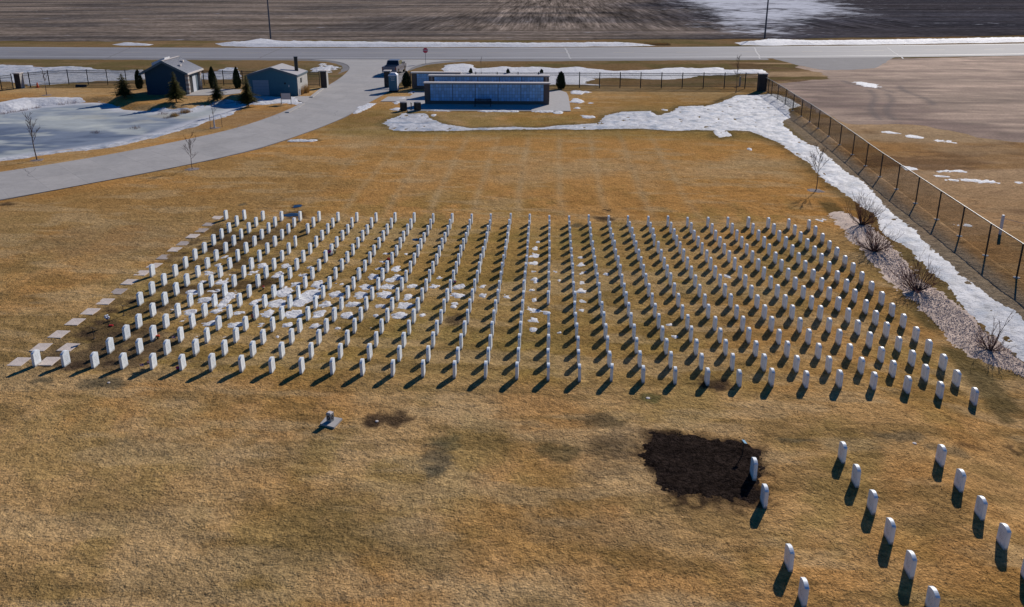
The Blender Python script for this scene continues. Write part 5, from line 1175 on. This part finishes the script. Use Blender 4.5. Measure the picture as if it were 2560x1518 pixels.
# temporary grave markers on stakes
for u, v, h, l, mt_ in ((310, 790, .48, 'temporary grave plaque on a thin stake near the left edge, farther of the two', 'cap'), (236, 848, .48, 'temporary grave plaque on a thin stake near the left edge, nearer of the two', 'cap'), (1856, 1139, .5, 'light blue card on a thin stake in the dark bare soil', 'lblue')):
    x, y, _ = GP(u, v); z = float(TM(x, y)); e = empty('grave_plaque', (x, y, z)); tag(e, l, 'grave plaque', 'temporary grave plaques on stakes')
    MB().bar((0, 0, -.08), (0, 0, h), .022, .022).build('stake', M['black'], e); MB().lathe([(.06, 0), (.05, .03)], 8).build('foot', M['wood'], e)
    o = MB().box(-.09, .09, -.075, .075, -.004, .004).build('plate', M[mt_], e); o.location = (0.02, 0, h+.02); o.rotation_euler = (math.radians(25 if mt_ == 'lblue' else -18), math.radians(28), math.radians(40))
# flowers
def flowers(x, y, label, cols, n=16, r=.13, h=.22, cat='flowers'):
    z = float(TM(x, y)); e = empty('flower_bunch', (x, y, z)); tag(e, label, cat, 'flowers left at graves')
    MB().lathe([(.04, 0), (.06, .1)], 8).build('vase', M['leaf'], e)
    lf = MB()
    for k in range(10):
        a = random.random()*6.28; lf.bar((0, 0, .06), (r*.8*math.cos(a), r*.8*math.sin(a), h*random.uniform(.5, .9)), .025, .006)
    lf.build('leaves', M['leaf'], e)
    for c_ in cols:
        for k in range(n//len(cols)):
            a = random.random()*6.28; d = r*math.sqrt(random.random()); MB().ball((d*math.cos(a), d*math.sin(a), h*random.uniform(.65, 1.15)), .036, n=4).build('bloom', M[c_], e)
def at(i, j, dx=0, dy=0): return GX0+i*GA+dx, GY0+j*GB+dy
flowers(*at(7, 11, -.12, -.26), 'bright magenta flowers at the foot of a headstone, left part of the block', ['pink', 'pink', 'purple'], 27, .17, .3)
flowers(*at(7, 11, .14, .18), 'cream flowers behind the headstone that has the magenta bunch', ['cream'], 10, .09, .24)
flowers(*at(10, 10, -.16, .1), 'red flowers leaning on a headstone near the back rows', ['redf'], 12, .09, .24)
flowers(*at(6, 4, -.13, -.1), 'small red bunch at a headstone amid the snow patches', ['redf'], 9, .07, .18)
flowers(*at(5, 0, -.14, -.16), 'small magenta posy at the sixth headstone of the nearest row', ['pink'], 8, .06, .14)
flowers(*at(3, 2, .14, .1), 'orange blooms beside a headstone near the lower left corner', ['orange'], 9, .08, .16)
flowers(*at(5, 7, .35, -.3), 'small red and cream bunch in the bare soil among the left headstones', ['redf', 'cream'], 10, .08, .14)
flowers(*at(5, 13, .9, -.1), 'faded purple flowers beside a headstone in the back rows', ['purple'], 9, .08, .2)
flowers(*at(13, 8, .12, -.22), 'small pale pink bunch at the foot of a headstone near the middle', ['cream', 'pink'], 8, .06, .14)
# balloon-like bouquet on a stick
x, y, _ = GP(272, 816); z = float(TM(x, y)); e = empty('bouquet_stand', (x, y, z)); tag(e, 'white and blue ribbon bouquet on a stick with red base, left edge', 'bouquet')
MB().bar((0, 0, -.05), (0, 0, .5), .02).build('stick', M['black'], e)
for k in range(14):
    a = random.random()*6.28; MB().ball((.1*math.cos(a)*random.random(), .1*math.sin(a)*random.random(), .42+random.uniform(-.07, .12)), .05, n=4).build('bloom', M['white'] if k % 4 else M['blue'], e)
MB().box(.02, .2, -.05, .05, 0, .06).build('red_base', M['redf'], e)
for (dx, dy, i, j, l) in ((-.14, .1, 4, 0, 'small striped flag behind the fifth headstone of the nearest row'), (-.3, -.2, 4, 0, 'small fallen flag in the shadow of the fifth headstone, nearest row'), (-.16, -.12, 4, 2, 'small striped flag at a headstone near the lower left corner')):
    x, y = at(i, j, dx, dy); z = float(TM(x, y)); e = empty('small_flag', (x, y, z), random.uniform(0, 1)); tag(e, l, 'flag', 'small flags on sticks at graves')
    MB().bar((0, 0, -.03), (0.02, 0, .3), .01).build('stick', M['wood'], e)
    for k in range(5): MB().box(-.15, .0, -.004, .004, .14+k*.024, .161+k*.024).build('stripe', M['redf'] if k % 2 == 0 else M['white'], e)
    MB().box(-.06, .0, -.0065, .0065, .2, .262).build('canton', M['blue'], e)
